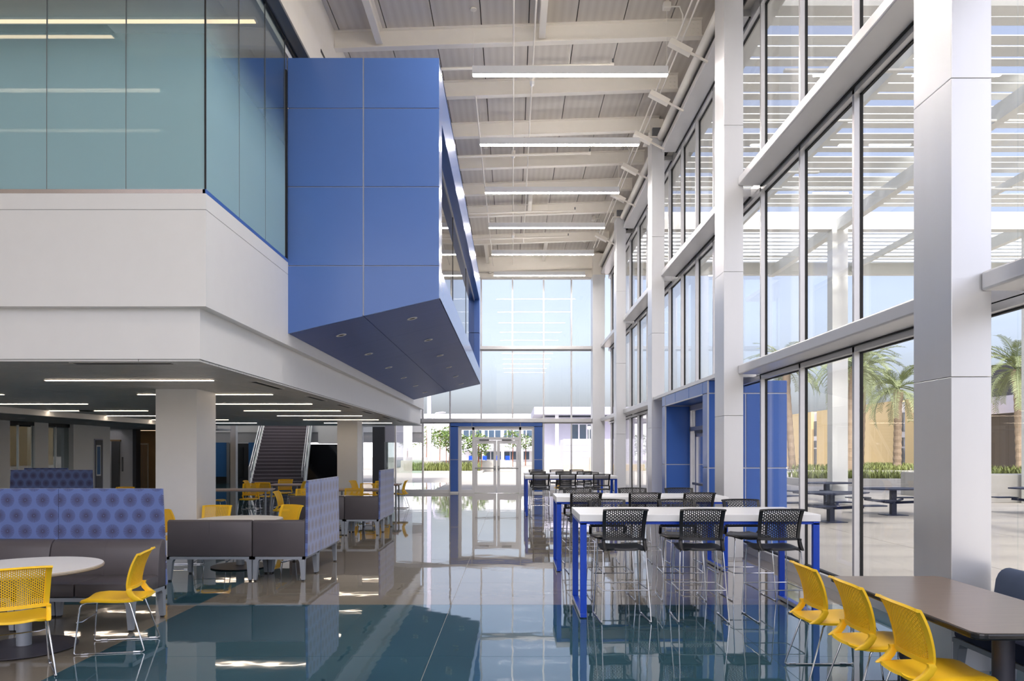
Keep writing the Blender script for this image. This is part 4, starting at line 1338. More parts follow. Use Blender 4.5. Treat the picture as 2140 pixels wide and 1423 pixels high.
# ------------------------------------------------------------------ tables
def round_table(x, y, label):
    t = thing('round_table', label, 'table', (x, y, 0), 0, 'round pedestal tables')
    MB().lathe([(0.598, 0.680), (0.610, 0.686), (0.612, 0.700), (0.606, 0.7095)], 64).build('edge_band', 'table_edge', t, smooth=True)
    MB().lathe([(0.55, 0.685), (0.604, 0.700), (0.604, 0.711)], 64).build('top', 'table_white', t)
    MB().lathe([(0.20, 0.665), (0.20, 0.681)], 24).build('mount_plate', 'base_dark', t)
    MB().lathe([(0.0585, 0.018), (0.0585, 0.67)], 28).build('pedestal', 'silver_paint', t, smooth=True)
    MB().lathe([(0.395, 0.006), (0.412, 0.010), (0.412, 0.017), (0.10, 0.030), (0.062, 0.034)], 56).build('base', 'base_dark', t)
    for k in range(4):
        MB().lathe([(0.018, 0.0), (0.018, 0.008)], 10, (0.36 * math.cos(k * 1.571 + 0.5), 0.36 * math.sin(k * 1.571 + 0.5))).build('glide', 'black', t)
round_table(-4.22, 6.45, 'white round pedestal table in the front left corner')
round_table(-4.03, 11.05, 'white round pedestal table inside the nearer charcoal booth')
round_table(-4.03, 16.42, 'white round pedestal table inside the farther charcoal booth')
round_table(-10.0, 14.2, 'white round pedestal table behind the front patterned booth')

def leg_table(x, y, w, d, rz, label, edge='alum_dark'):
    t = thing('laminate_table', label, 'table', (x, y, 0), R(rz), 'rectangular laminate tables')
    MB().cbox(-w / 2, w / 2, -d / 2, d / 2, 0.708, 0.738, 0.006).build('top', 'laminate_far', t)
    B(-w / 2 + 0.02, w / 2 - 0.02, -d / 2 + 0.02, d / 2 - 0.02, 0.690, 0.709).build('underframe', edge, t)
    for sx in (-1, 1):
        for sy in (-1, 1):
            MB().lathe([(0.024, 0.0), (0.024, 0.70)], 14, (sx * (w / 2 - 0.09), sy * (d / 2 - 0.09))).build('leg', 'silver_paint', t, smooth=True)
leg_table(-7.05, 19.25, 1.65, 0.85, 6, 'rectangular laminate table nearest the white column')
leg_table(-6.72, 22.25, 0.9, 0.8, 4, 'rectangular laminate table at the foot of the stairs')
leg_table(-3.95, 19.35, 1.25, 0.75, 0, 'rectangular laminate table left of the farther patterned panel')
leg_table(-3.78, 22.5, 0.8, 0.75, 0, 'small laminate table beside the far glass')

# brown foreground table
O = (2.875, 4.86, 0)
t = thing('community_table', 'long brown wood-grain table with black edge in the front right corner', 'table', O)
def rrect(x0, x1, y0, y1, r, n=5):
    p = []
    for cx_, cy_, a0 in ((x1 - r, y0 + r, -90), (x1 - r, y1 - r, 0), (x0 + r, y1 - r, 90), (x0 + r, y0 + r, 180)):
        for k in range(n + 1):
            a = R(a0 + 90 * k / n)
            p.append((cx_ + r * math.cos(a), cy_ + r * math.sin(a)))
    return p
MB().prism(rrect(2.452, 3.300, 3.945, 5.765, 0.06), 'z', 0.715, 0.7405).build('top', 'laminate', t, origin=O)
MB().prism(rrect(2.44, 3.312, 3.933, 5.777, 0.07), 'z', 0.703, 0.7385).build('edge_band', 'table_black_edge', t, origin=O, bevel=0.01)
for y in (4.32, 5.38):
    MB().lathe([(0.058, 0.02), (0.058, 0.70)], 28, (2.84, y)).build('pedestal', 'base_dark', t, origin=O, smooth=True)
    MB().cbox(2.62, 3.06, y - 0.035, y + 0.035, 0.67, 0.703, 0.006).build('mount_plate', 'base_dark', t, origin=O)
    MB().cbox(2.55, 3.12, y - 0.04, y + 0.04, 0.012, 0.045, 0.012).build('foot', 'black', t, origin=O)
    for x in (2.59, 3.08):
        MB().lathe([(0.02, 0.0), (0.02, 0.014)], 12, (x, y)).build('glide', 'black', t, origin=O)

# ------------------------------------------------------------------ benches
def bench_parts(t, w, d=0.685, back=True, seam=True, side_back=False, panel=None, x_in=0.0, upholstery='charcoal', seat_m=None, back_h=0.805):
    """local frame: seat faces +y, outer back face on y = 0, x centred"""
    h = w / 2
    fr = MB()
    for a, b, c, e in ((-h, h, 0.0, 0.035), (-h, h, d - 0.035, d), (-h, -h + 0.035, 0.0, d), (h - 0.035, h, 0.0, d)):
        fr.box(a, b, c, e, 0.287, 0.322)
    fr.build('base_frame', 'silver_paint', t)
    for sx in (-1, 1):
        for y0, sy in ((0.004, 1), (d - 0.004, -1)):
            x0 = sx * (h - 0.004)
            top, bot = 0.085, 0.045
            vs = []
            for z, q in ((0.018, bot), (0.25, 0.066), (0.288, top)):
                vs += [(x0, y0, z), (x0 - sx * q, y0, z), (x0 - sx * q, y0 + sy * q, z), (x0, y0 + sy * q, z)]
            fs = [(0, 1, 2, 3), (8, 9, 10, 11)]
            for k in range(2):
                for j in range(4):
                    a, b = k * 4 + j, k * 4 + (j + 1) % 4
                    fs.append((a, b, b + 4, a + 4))
            lg = MB().add(vs, fs).build('leg', 'silver_paint', t)
            B(min(x0 - sx * 0.04, x0 - sx * 0.008), max(x0 - sx * 0.04, x0 - sx * 0.008), min(y0 + sy * 0.008, y0 + sy * 0.04), max(y0 + sy * 0.008, y0 + sy * 0.04), 0.0, 0.019).build('foot', 'black', lg)
    sm = seat_m or upholstery
    xs2 = [(-h + 0.003, -0.002), (0.002, h - 0.003)] if seam else [(-h + 0.003, h - 0.003)]
    ys0 = 0.15
    for a, b in xs2:
        MB().cbox(a, b, ys0, d - 0.005, 0.322, 0.455, 0.022).build('seat_cushion', sm, t, smooth=True)
    if back:
        prof = [(0.0, 0.322), (0.0, back_h - 0.03), (0.010, back_h - 0.009), (0.035, back_h), (0.065, back_h - 0.003), (0.092, back_h - 0.016), (0.115, back_h - 0.042), (0.135, back_h - 0.085), (0.152, 0.63), (0.166, 0.53), (0.172, 0.455), (0.172, 0.322)]
        m = MB().prism([(p[0], p[1]) for p in prof], 'x', -h + x_in, h)
        bk_ = m.build('backrest', upholstery, t, bevel=0.02, smooth=True)
        if seam:
            cy2, cz2 = 0.085, 0.55
            MB().prism([(cy2 + (p[0] - cy2) * 1.02, cz2 + (p[1] - cz2) * 1.006) for p in prof], 'x', -0.002, 0.002).build('stitch', upholstery, bk_)
    if side_back:
        prof = [(h, 0.322), (h, back_h - 0.03), (h - 0.02, back_h - 0.002), (h - 0.09, back_h - 0.004), (h - 0.15, 0.62), (h - 0.175, 0.322)]
        MB().prism(prof, 'y', 0.0, d).build('backrest', upholstery, t, bevel=0.012, smooth=True)
    if panel:
        i0, i1 = panel
        poly = [(-h, 0.325), (h, 0.325), (h - i1, 1.32), (-h + i0, 1.32)]
        MB().prism(poly, 'y', -0.036, -0.002).build('high_panel', 'burst', t, bevel=0.006)

def bench(x, y, rz, w, label, group, **k):
    t = thing('booth_bench', label, 'bench', (x, y, 0), R(rz), group)
    bench_parts(t, w, **k)
    return t
W2, W1 = 1.115, 0.685
# front booth (faces the viewer)
bench(-3.575 - W2 / 2, 7.71, 180, W2, 'charcoal bench with tall blue sunburst back, right half of the front booth', 'front booth benches', panel=(0.045, 0.0))
bench(-3.578 - W2 - W1 / 2, 7.71, 180, W1, 'charcoal corner bench with tall blue sunburst back at the left picture edge', 'front booth benches', seam=False, panel=(0.0, 0.045))
# two L-shaped booths: low back towards the viewer, tall patterned back towards the hall
def booth(y, which):
    g = '%s L-shaped booth' % which
    bench(-3.42 - W2 / 2, y, 0, W2, 'charcoal double bench seen from behind in the %s L-shaped booth' % which, g)
    # corner unit: built facing -x with its side back on the near side
    t = thing('booth_bench', 'charcoal corner bench of the %s L-shaped booth with a patterned outer side' % which, 'bench', (-2.725, y + W1 / 2, 0), R(90), g)
    bench_parts(t, W1, seam=False, panel=(0.045, 0.0), x_in=0.02)
    fr_ = MB().prism([(-W1 / 2 - 0.0, 0.322), (-W1 / 2, 0.775), (-W1 / 2 + 0.02, 0.803), (-W1 / 2 + 0.09, 0.80), (-W1 / 2 + 0.15, 0.62), (-W1 / 2 + 0.175, 0.322)], 'y', 0.0, W1)
    fr_.v = [(x, yy, z) for (x, yy, z) in fr_.v]
    # profile lies in x-z, extruded along y
    m = MB()
    m.v = [(p[0], p[1], p[2]) for p in fr_.v]
    m.f = fr_.f
    m.build('backrest', 'charcoal', t, bevel=0.012, smooth=True)
    bench(-2.725, y + W1 + 0.006 + W2 / 2, 90, W2, 'charcoal bench with tall light-blue patterned outside, long side of the %s L-shaped booth' % which, g, panel=(0.0, 0.045))
booth(9.79, 'nearer')
booth(15.16, 'farther')
# booth far left
bench(-8.80 - W2 / 2, 15.7, 180, W2, 'charcoal bench with tall purple-blue sunburst back behind the front booth', 'rear left booth benches', panel=(0.045, 0.0))
bench(-8.803 - W2 - W1 / 2, 15.7, 180, W1, 'corner bench with tall purple-blue sunburst back at the rear left booth', 'rear left booth benches', seam=False, panel=(0.0, 0.045))
bench(-10.98, 17.6, 0, W2, 'bench whose patterned back edge just shows behind the rear left booth', 'rear left booth benches', panel=(0.045, 0.045))
# navy bench by the window
O = (3.28, 4.6, 0)
t = thing('window_bench', 'navy bench with slate-blue back between the brown table and the window', 'bench', (3.725, 4.46, 0), R(90))
bench_parts(t, 2.2, d=0.45, upholstery='slate_fabric', seat_m='navy_fabric', back_h=0.84)

# ------------------------------------------------------------------ staircase
st = thing('staircase', 'dark carpeted straight staircase with white stringers and glass balustrades', 'staircase', (-10.72, 34.0, 0), R(12.0))
NS, RI, TR, WD = 21, 0.165, 0.30, 1.15
for k in range(NS):
    B(-WD, WD, k * TR, (k + 1) * TR + 0.03, k * RI + RI - 0.05, k * RI + RI).build('tread', 'carpet_tread', st)
    B(-WD + 0.01, WD - 0.01, k * TR - 0.004, k * TR + 0.045, k * RI + RI - 0.03, k * RI + RI + 0.003).build('nosing', 'nosing', st)
    B(-WD, WD, k * TR + 0.012, k * TR + 0.05, k * RI, k * RI + RI - 0.05).build('riser', 'carpet_tread', st)
for s in (-1, 1):
    a, b = (WD, WD + 0.10) if s > 0 else (-WD - 0.10, -WD)
    poly = [(-0.15, 0.0), (0.35, 0.0), (NS * TR, NS * RI - 0.25), (NS * TR, NS * RI + 0.12), (0.0, 0.16), (-0.15, 0.16)]
    MB().prism(poly, 'x', a, b).build('stringer', 'white', st)
    xm = (a + b) / 2
    gp = [(0.0, 0.18), (NS * TR, NS * RI + 0.14), (NS * TR, NS * RI + 1.0), (0.0, 1.02)]
    MB().prism(gp, 'x', xm - 0.006, xm + 0.006).build('glass_panel', 'glass_rail', st)
    xr = xm - s * 0.09
    MB().tube([(xr, -0.25, 0.55), (xr, -0.30, 0.62), (xr, -0.30, 0.85), (xr, -0.22, 0.93), (xr, NS * TR, NS * RI + 0.95)], 0.024, 8).build('handrail', 'alum', st, smooth=True)
    MB().tube([(xm, -0.05, 1.02), (xm, NS * TR, NS * RI + 1.03)], 0.028, 8).build('top_rail', 'white', st)
    for k in range(0, NS, 4):
        z = 0.16 + k * RI
        MB().tube([(xm, k * TR + 0.02, z), (xm, k * TR + 0.02, z + 0.86)], 0.02, 8).build('baluster', 'white', st)
    MB().cbox(xm - 0.035, xm + 0.035, -0.09, -0.02, 0.0, 1.05, 0.006).build('newel', 'white', st)

# ------------------------------------------------------------------ EXTERIOR: ground, canopy, planting, buildings
gnd = struct('ground', (0, 60, 0), 'pale concrete courtyard paving')
xe = [4.1 + 3.05 * k for k in range(15)]
ye = [-10 + 4.0 * k for k in range(20)]
pv = MB()
for i in range(14):
    for j in range(19):
        a, b, c, d = xe[i] + 0.006, xe[i + 1] - 0.006, ye[j] + 0.006, ye[j + 1] - 0.006
        if i < 7 and 2 < j < 13:
            B(a, b, c, d, -0.12, -0.02).build('paving_slab', 'paving', gnd, origin=(0, 60, 0))
        else:
            pv.box(a, b, c, d, -0.12, -0.02)
tag(pv.build('paving_beyond', 'paving', gnd, origin=(0, 60, 0)), kind='stuff')
B(-60, 220, -60, 260, -0.3, -0.032).build('base_slab', 'paving', gnd, origin=(0, 60, 0))
yn = [30.95 + 4.2 * k for k in range(9)]
xn = [-10.5 + 3.6 * k for k in range(5)]
for i in range(4):
    for j in range(8):
        B(xn[i] + 0.006, min(4.09, xn[i + 1] - 0.006), yn[j] + 0.006, yn[j + 1] - 0.006, -0.12, -0.022).build('paving_slab', 'paving', gnd, origin=(0, 60, 0))

# louvred canopy outside the window wall
O = (12, 19, 9.5)
cn = thing('louvre_canopy', 'white louvred sunshade canopy outside the window wall', 'canopy', O)
y = 1.2
k = 0
t_ = 0.02
while y < 30.9:
    far_bay = y > 25.0
    th, hw = (R(34), 0.27) if far_bay else (R(-3), (0.15, 0.17, 0.13)[k % 3])
    if not (24.3 < y < 25.3) and not (12.1 < y < 12.8):
        cy_, sy_ = math.cos(th) * hw, math.sin(th) * hw
        poly = [(y - cy_, 9.60 - sy_), (y + cy_, 9.60 + sy_), (y + cy_, 9.60 + sy_ + t_), (y - cy_, 9.60 - sy_ + t_)]
        MB().prism(poly, 'x', 4.25, 22.0).build('louvre', 'canopy_white', cn, origin=O)
    y += 0.50 if far_bay else (0.40, 0.42, 0.64)[k % 3]
    k += 1
for x in (4.3, 7.55, 10.8, 14.05, 17.3, 20.55):
    big = x in (10.8, 17.3, 4.3)
    B(x - (0.11 if big else 0.05), x + (0.11 if big else 0.05), 0.8, 31.2, 9.0 if big else 9.16, 9.38).build('rafter', 'canopy_white', cn, origin=O)
for y0, y1 in ((30.95, 31.2), (24.65, 25.0), (12.3, 12.6), (0.8, 1.05)):
    B(4.25, 22.0, y0, y1, 9.05, 9.62).build('cross_beam', 'canopy_white', cn, origin=O)
for y in (8.5, 16.5, 20.8, 28.0):
    MB().tube([(5, y, 9.02), (20, y, 9.02)], 0.03, 8).build('pipe', 'canopy_white', cn, origin=O)
for i, (x, y) in enumerate(((10.8, 24.8), (10.8, 12.4), (17.3, 24.8), (17.3, 12.4), (10.8, 1.2), (17.3, 1.2))):
    MB().cbox(x - 0.26, x + 0.26, y - 0.2, y + 0.2, -0.02, 9.1, 0.01).build('post', 'canopy_white', cn, origin=O)
for k, y in enumerate((10.3, 14.3, 19.5)):
    B(5.2, 8.0, y - 0.05, y + 0.05, 8.98, 9.02).build('strip_light', 'canopy_white', cn, origin=O)

# picnic tables
def picnic(x, y, rz, label):
    t = thing('picnic_table', label, 'picnic table', (x, y, -0.02), R(rz), 'navy picnic tables in the courtyard')
    MB().prism([(0.95 * math.cos(R(a + 22.5)) , 0.6 * math.sin(R(a + 22.5))) for a in range(0, 360, 45)], 'z', 0.70, 0.735).build('top', 'picnic_navy', t)
    MB().cbox(-0.07, 0.07, -0.07, 0.07, 0.0, 0.70, 0.01).build('post', 'picnic_navy', t)
    B(-0.28, 0.28, -0.28, 0.28, 0.0, 0.015).build('base_plate', 'picnic_navy', t)
    for a in range(4):
        ang = R(45 + 90 * a)
        cx_, sx_ = math.cos(ang), math.sin(ang)
        MB().tube([(0.05 * cx_, 0.05 * sx_, 0.34), (0.75 * cx_, 0.75 * sx_, 0.40)], 0.035, 8).build('seat_arm', 'picnic_navy', t)
        MB().cbox(0.92 * cx_ - 0.30, 0.92 * cx_ + 0.30, 0.92 * sx_ - 0.17, 0.92 * sx_ + 0.17, 0.42, 0.45, 0.01).build('seat', 'picnic_navy', t)
picnic(7.8, 18.3, 10, 'navy picnic table nearest the glass, second from the grey column')
picnic(10.35, 20.3, 0, 'navy picnic table nearest the dark column side')
picnic(10.1, 24.0, 15, 'navy picnic table behind the canopy post')
picnic(7.2, 22.0, 30, 'navy picnic table close to the blue portal')
picnic(14.6, 20.5, 5, 'navy picnic table beyond the dark-sided column')

# planters and benches
def planter(x0, x1, y0, y1, h, label, seed, n=420, hh=0.5):
    O = ((x0 + x1) / 2, (y0 + y1) / 2, -0.02)
    t = thing('planter', label, 'planter', O)
    for a, b, c, d in ((x0, x1, y0, y0 + 0.25), (x0, x1, y1 - 0.25, y1), (x0, x0 + 0.25, y0 + 0.25, y1 - 0.25), (x1 - 0.25, x1, y0 + 0.25, y1 - 0.25)):
        MB().cbox(a, b, c, d, -0.02, h, 0.015).build('curb', 'conc_ext', t, origin=O)
    B(x0 + 0.2, x1 - 0.2, y0 + 0.2, y1 - 0.2, -0.02, h * 0.8).build('soil', 'soil', t, origin=O)
    rg = random.Random(seed)
    g_ = MB()
    for _ in range(n):
        px, py = rg.uniform(x0 + 0.3, x1 - 0.3), rg.uniform(y0 + 0.3, y1 - 0.3)
        for _b in range(5):
            a = rg.uniform(0, 6.28)
            L = hh * rg.uniform(0.5, 1.1)
            w_ = 0.03
            lx, ly = math.cos(a) * L * 0.45, math.sin(a) * L * 0.45
            nx, ny_ = -math.sin(a) * w_, math.cos(a) * w_
            z = h * 0.8
            g_.add([(px + nx, py + ny_, z), (px - nx, py - ny_, z), (px - nx * 0.7 + lx * 0.4, py - ny_ * 0.7 + ly * 0.4, z + L * 0.65), (px + nx * 0.7 + lx * 0.4, py + ny_ * 0.7 + ly * 0.4, z + L * 0.65), (px + lx, py + ly, z + L)], [(0, 1, 2, 3), (3, 2, 4)])
    tag(g_.build('grasses', 'grass', t, origin=O), kind='stuff')
    return t
planter(14.5, 20.5, 37.5, 40.5, 0.35, 'low concrete planter of yellow-green grasses behind the picnic tables', 1)
planter(19.5, 28.5, 50.0, 54.5, 0.45, 'concrete planter with grasses at the foot of the palms', 2)
planter(27.2, 31.8, 56.0, 64.0, 0.45, 'concrete planter bed along the tan building', 3)
O = (25.0, 40.0, 0)
tag(MB().cbox(15.6, 26.0, 25.2, 26.4, -0.02, 0.93, 0.02).build('retaining_wall', 'conc_ext', origin=(20, 25.8, 0)), 'grey concrete garden wall beyond the near column', 'wall')
planter(15.6, 26.0, 26.6, 30.0, 0.9, 'raised planter of grasses above the grey garden wall', 4, 500, 0.45)
for k, (x, y) in enumerate(((16.0, 46.0), (21.0, 47.0))):
    tag(MB().cbox(x - 1.4, x + 1.4, y - 0.35, y + 0.35, -0.02, 0.5, 0.02).build('concrete_bench', 'conc_ext', origin=(x, y, 0)), ['pale concrete block bench seen past the blue portal', 'pale concrete block bench left of the palm trunk'][k], 'bench', 'concrete benches')

# palms
def frond_mesh(seed, L=3.4):
    rg = random.Random(seed)
    m = MB()
    n = 14
    droop = rg.uniform(0.75, 1.35)
    up = rg.uniform(0.2, 0.5)
    pts = []
    for i in range(n + 1):
        s = i / n
        pts.append(Vector((L * s * (1 - 0.18 * s * s * droop), 0, up * L * 0.75 * s - droop * L * 0.62 * s * s)))
    m.tube(pts, 0.03, 5, radii=[0.045 * (1 - 0.85 * i / n) + 0.004 for i in range(n + 1)])
    N = 34
    for i in range(N):
        s = 0.14 + 0.86 * i / (N - 1)
        q = s * n
        k = min(int(q), n - 1)
        p = pts[k].lerp(pts[k + 1], q - k)
        tan = (pts[k + 1] - pts[k]).normalized()
        ll = 0.52 * math.sin(min(1, 0.25 + s) * math.pi * 0.88) + 0.12
        for sd in (-1, 1):
            d = (tan * 0.75 + Vector((0, sd * 0.85, rg.uniform(0.0, 0.35)))).normalized()
            e = p + d * ll * rg.uniform(0.85, 1.1) + Vector((0, 0, -0.10 * ll))
            w_ = tan * 0.026
            mid = p.lerp(e, 0.55) + Vector((0, 0, 0.03))
            m.add([p - w_ * 0.6, p + w_ * 0.6, mid + w_, mid - w_, e], [(0, 1, 2, 3), (3, 2, 4)])
    return m.mesh('frond_%d' % seed, 'palm_frond')
FR = [frond_mesh(s) for s in range(5)]
def palm(x, y, zt, lean, label, rt=0.27, seed=0, nf=34):
    rg = random.Random(seed + 50)
    t = thing('palm_tree', label, 'palm tree', (x, y, 0), 0, 'date palms in the courtyard')
    N = 26
    pts, rad = [], []
    for i in range(N + 1):
        s = i / N
        pts.append((lean * s, 0, zt * s))
        r_ = rt * (1.0 - 0.18 * s)
        if s < 0.10:
            r_ = rt * (1.45 - 4.5 * s)
        if s > 0.84:
            r_ = rt * (0.85 + 4.0 * (s - 0.84)) if s < 0.95 else rt * 1.15
        rad.append(r_ * (1.06 if i % 2 else 0.94))
    MB().tube(pts, rt, 14, radii=rad).build('trunk', 'palm_trunk', t)
    for k in range(nf):
        o = put('frond', FR[k % 5], t, (lean, 0, zt + rg.uniform(-0.15, 0.3)))
        tier = k / nf
        o.rotation_euler = (rg.uniform(-0.15, 0.15), -R(-38 + 100 * tier + rg.uniform(-9, 9)), rg.uniform(0, 6.283))
        sc_ = rg.uniform(0.85, 1.08)
        o.scale = (sc_, sc_, sc_)
palm(21.9, 48.5, 7.2, 0.2, 'date palm whose trunk stands just left of the window mullion', 0.27, 1)
palm(27.3, 53.0, 6.1, 0.1, 'date palm before the tan wall, left of the dark column face', 0.29, 2)
palm(33.4, 49.0, 7.1, -0.3, 'date palm at the right picture edge before the dark building', 0.28, 3)
palm(20.1, 53.5, 7.6, -0.5, 'pale date palm seen past the blue portal', 0.25, 4)
palm(27.0, 58.0, 8.2, 0.3, 'taller date palm whose crown rises behind the first one', 0.27, 5)

# tan and dark buildings on the right
O = (36, 73, 0)
t = thing('tan_building', 'low tan block building with tall windows behind the palms', 'building', O)
for (a, b) in ((58.5, 62.0), (63.2, 80.0), (81.5, 98.0)):
    B(32.6, 42.0, a, b, 0, 6.05).build('wall', 'ext_tan', t, origin=O)
for (a, b) in ((62.0, 63.2), (80.0, 81.5)):
    B(32.9, 42.0, a, b, 0, 5.9).build('window_bay', 'ext_white', t, origin=O)
    for z0, z1 in ((0.2, 2.0), (2.15, 2.9), (3.4, 5.0)):
        B(32.86, 32.9, a + 0.1, b - 0.1, z0, z1).build('pane', 'ext_window', t, origin=O)
O = (37, 44, 0)
t = thing('dark_building', 'dark grey sided building at the right picture edge', 'building', O)
B(37.2, 46.0, 36.0, 58.0, 0, 8.4).build('wall', 'dark_siding', t, origin=O)
B(36.9, 46.0, 36.0, 58.0, 4.6, 5.9).build('canopy_band', 'ext_lavender', t, origin=O)

# beyond the far doors: planter, trees, white buildings
planter(-9.2, -2.4, 60.5, 64.0, 0.15, 'long planter of green grasses outside the far doors', 5, 520, 0.75)
tag(MB().cbox(-10.5, 0.0, 64.5, 65.0, -0.02, 0.95, 0.02).build('garden_wall', 'conc_ext', origin=(-5, 64.7, 0)), 'low concrete wall behind the far planter', 'wall')
tag(MB().cbox(-16.5, -8.5, 74.0, 74.6, -0.02, 1.15, 0.02).build('garden_wall', 'conc_ext', origin=(-12, 74.3, 0)), 'low concrete wall left of the white post', 'wall')
gl_ = thing('glass_guard', 'short frameless glass guard at the corner of the far planter', 'glass guard', (-8.9, 60, 0))
B(-9.3, -7.2, 59.9, 59.92, 0.0, 1.05).build('pane', 'glass_rail', gl_, origin=(-8.9, 60, 0))
B(-9.3, -9.28, 59.9, 62.5, 0.0, 1.05).build('pane', 'glass_rail', gl_, origin=(-8.9, 60, 0))
def young_tree(x, y, h, label, seed, stakes=True, cr=1.1):
    rg = random.Random(seed)
    t = thing('young_tree', label, 'tree', (x, y, 0), 0, 'young courtyard trees')
    MB().tube([(0, 0, 0), (0.05, 0, h * 0.5), (0, 0, h)], 0.05, 7, radii=[0.07, 0.05, 0.02]).build('trunk', 'bark', t)
    if stakes:
        for sx in (-0.25, 0.3):
            MB().tube([(sx, 0, 0), (sx, 0, h * 0.62)], 0.035, 6).build('stake', 'bark', t)
    m = MB()
    for _ in range(420):
        a, u = rg.uniform(0, 6.28), rg.uniform(-1, 1)
        rr = cr * rg.uniform(0.3, 1.0) ** 0.6
        q = math.sqrt(1 - u * u)
        c_ = Vector((math.cos(a) * q * rr, math.sin(a) * q * rr, h * 0.74 + u * rr * 0.95))
        d1 = Vector((rg.uniform(-1, 1), rg.uniform(-1, 1), rg.uniform(-0.6, 0.3))).normalized() * 0.17
        d2 = d1.cross(Vector((rg.uniform(-1, 1), rg.uniform(-1, 1), 1))).normalized() * 0.07
        m.add([c_ - d1, c_ + d2, c_ + d1, c_ - d2], [(0, 1, 2, 3)])
    m.build('crown', 'leaf_green', t)
young_tree(-5.3, 62.5, 3.9, 'young staked tree just left of the blue door surround', 1)
young_tree(-4.6, 62.8, 3.2, 'second young staked tree touching the blue door surround', 2)
young_tree(-2.9, 63.0, 3.0, 'young staked tree seen through the left door leaf', 3)
young_tree(-12.4, 88.0, 4.6, 'young tree left of the white courtyard post', 4, False, 1.5)
young_tree(-10.4, 90.0, 4.9, 'fuller young tree near the white courtyard post', 5, False, 1.6)
young_tree(-7.8, 80.0, 4.2, 'small tree right of the white courtyard post', 6, False, 1.2)
young_tree(0.0, 85.0, 4.2, 'young tree seen through the right door leaf', 7, False, 1.2)
young_tree(1.6, 92.0, 4.0, 'young tree at the edge of the right door leaf', 8, False, 1.1)
young_tree(-4.9, 100.0, 4.6, 'young tree seen through the left sidelight', 9, False, 1.3)

c_ = thing('courtyard_canopy', 'lavender flat canopy on a white post outside the far glass', 'canopy', (-9, 60, 0))
O = (-9, 60, 0)
B(-14.5, -8.1, 42.0, 46.0, 2.55, 2.95).build('fascia', 'ext_lavender', c_, origin=O)
for k in range(6):
    B(-14.0, -8.4 - 0.25 * k, 46.1 + 1.2 * k, 46.5 + 1.2 * k, 2.5, 2.9).build('rib', 'ext_lavender', c_, origin=O)
MB().cbox(-7.55, -7.2, 66.0, 66.35, 0, 12.5, 0.01).build('post', 'ext_lavender', c_, origin=O)

def facade(name, label, x0, x1, y, z1, depth, m, wins, ground=None):
    O = ((x0 + x1) / 2, y, 0)
    t = thing(name, label, 'building', O)
    B(x0, x1, y, y + depth, -0.02, z1).build('wall', m, t, origin=O)
    for (a, b, c, d, n) in wins:
        w_ = (b - a) / n
        for k in range(n):
            f_ = B(a + k * w_, a + (k + 1) * w_, y - 0.08, y, c, d).build('window', 'ext_white', t, origin=O)
            B(a + k * w_ + 0.08, a + (k + 1) * w_ - 0.08, y - 0.10, y - 0.07, c + 0.06, d - 0.06).build('pane', 'ext_window', f_, origin=O)
    return t
t = facade('courtyard_hall', 'long white building with a ribbon of windows across the courtyard', -40, 10.5, 130, 8.3, 14, 'ext_white',
       [(-12.4, -9.2, 4.2, 5.4, 2), (-8.6, 4.6, 4.1, 5.5, 12), (-7.2, 3.0, 0.3, 1.75, 9), (4.0, 7.8, 0.45, 1.5, 3)])
O = ((-40 + 10.5) / 2, 130, 0)
B(-8.5, 9.0, 127.5, 130, 1.85, 2.3).build('porch_roof', 'ext_lavender', t, origin=O)
for x in (-5.0, -1.7, 1.6):
    B(x - 0.25, x + 0.25, 126.8, 127.3, 0, 6.0).build('porch_post', 'ext_white', t, origin=O)
t = facade('campus_block', 'taller white building with flat overhanging roof right of the far doors', 3.2, 16, 78, 5.3, 10, 'ext_lavender',
       [(6.1, 8.6, 3.0, 4.6, 3), (6.1, 8.6, 1.4, 2.9, 4)])
O = (9.6, 78, 0)
B(2.2, 17, 75.5, 89, 5.5, 6.25).build('roof_slab', 'ext_lavender', t, origin=O)
B(3.5, 16, 78.5, 88, 5.3, 5.5).build('clerestory', 'ext_window', t, origin=O)
MB().cbox(4.35, 4.7, 76.0, 76.3, 0, 5.5, 0.01).build('porch_post', 'ext_white', t, origin=O)
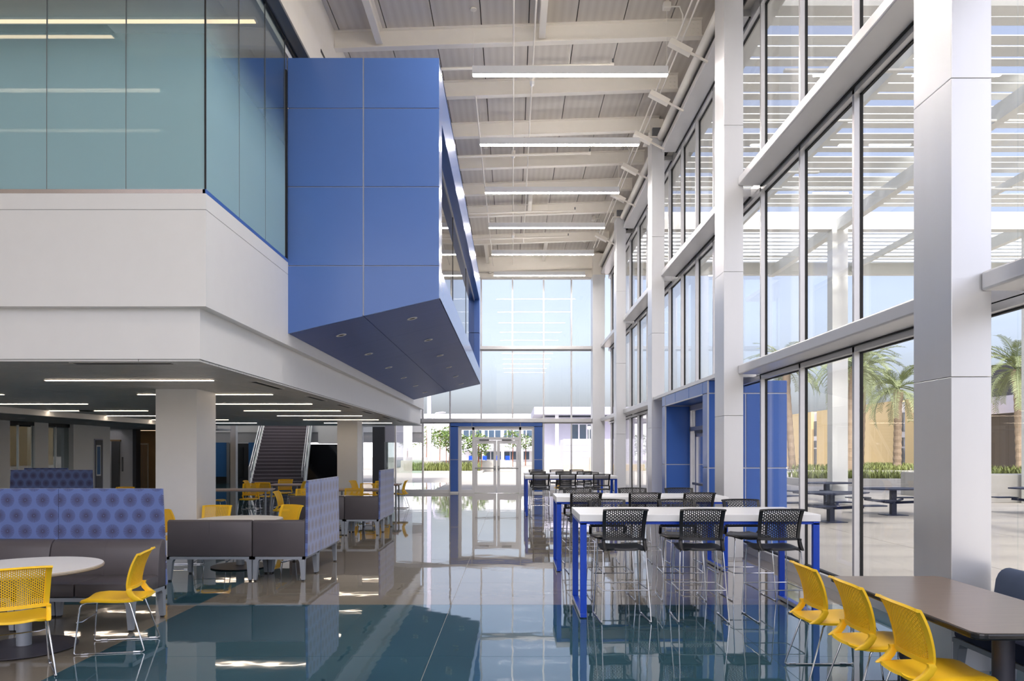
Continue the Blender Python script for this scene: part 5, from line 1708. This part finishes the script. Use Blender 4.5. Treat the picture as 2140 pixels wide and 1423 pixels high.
t = facade('utility_block', 'low white panelled block on a beige base outside the far glass', 4.65, 12, 68, 2.85, 5, 'ext_white', [])
O = (8.3, 68, 0)
for k in range(4):
    B(4.62, 12.0, 67.96, 67.995, 0.62 + 0.56 * k, 1.15 + 0.56 * k).build('cladding_panel', 'ext_lavender', t, origin=O)
B(4.6, 12.0, 67.9, 68.0, -0.02, 0.55).build('base', 'ext_beige', t, origin=O)
tag(MB().prism([(6.4, 0), (7.8, 0), (7.8, 2.0), (7.4, 2.0), (6.4, 1.25)], 'y', 62.0, 62.4).build('ramp_wall', 'ext_beige', origin=(7, 62.2, 0)), 'sloped beige ramp wall outside the far glass', 'wall')
for k, x in enumerate((-4.2, -3.2, -2.2, -1.5)):
    o = thing('outdoor_chair', 'small blue outdoor chair by the far building, %s in the row' % ['first', 'second', 'third', 'fourth'][k], 'chair', (x * 2.2 + 2.5, 121.0, 0), 0, 'blue outdoor chairs')
    B(-0.35, 0.35, -0.3, 0.3, 0.35, 0.45).build('seat', 'leg_blue', o)
    B(-0.35, 0.35, 0.25, 0.32, 0.45, 1.05).build('backrest', 'leg_blue', o)
    for sx in (-0.3, 0.3):
        B(sx - 0.03, sx + 0.03, -0.27, -0.21, 0, 0.35).build('leg', 'leg_blue', o)
        B(sx - 0.03, sx + 0.03, 0.24, 0.30, 0, 0.35).build('leg', 'leg_blue', o)
lp = thing('lamp_post', 'slim grey lamp post in the far courtyard', 'lamp post', (-10.0, 95, 0))
MB().tube([(0, 0, 0), (0, 0, 6.3), (0.3, 0, 6.6), (1.2, 0, 6.7)], 0.12, 8).build('pole', 'ext_lavender', lp)
B(0.6, 1.5, -0.15, 0.15, 6.66, 6.76).build('head', 'ext_lavender', lp)
lp = thing('lamp_post', 'white globe lamp post before the block right of the doors', 'lamp post', (7.6, 74, 0))
MB().tube([(0, 0, 0), (0, 0, 3.9)], 0.05, 8).build('pole', 'ext_white', lp)
MB().lathe([(0.05, 3.85), (0.2, 4.0), (0.22, 4.12), (0.1, 4.25)], 16).build('globe', 'ext_white', lp)
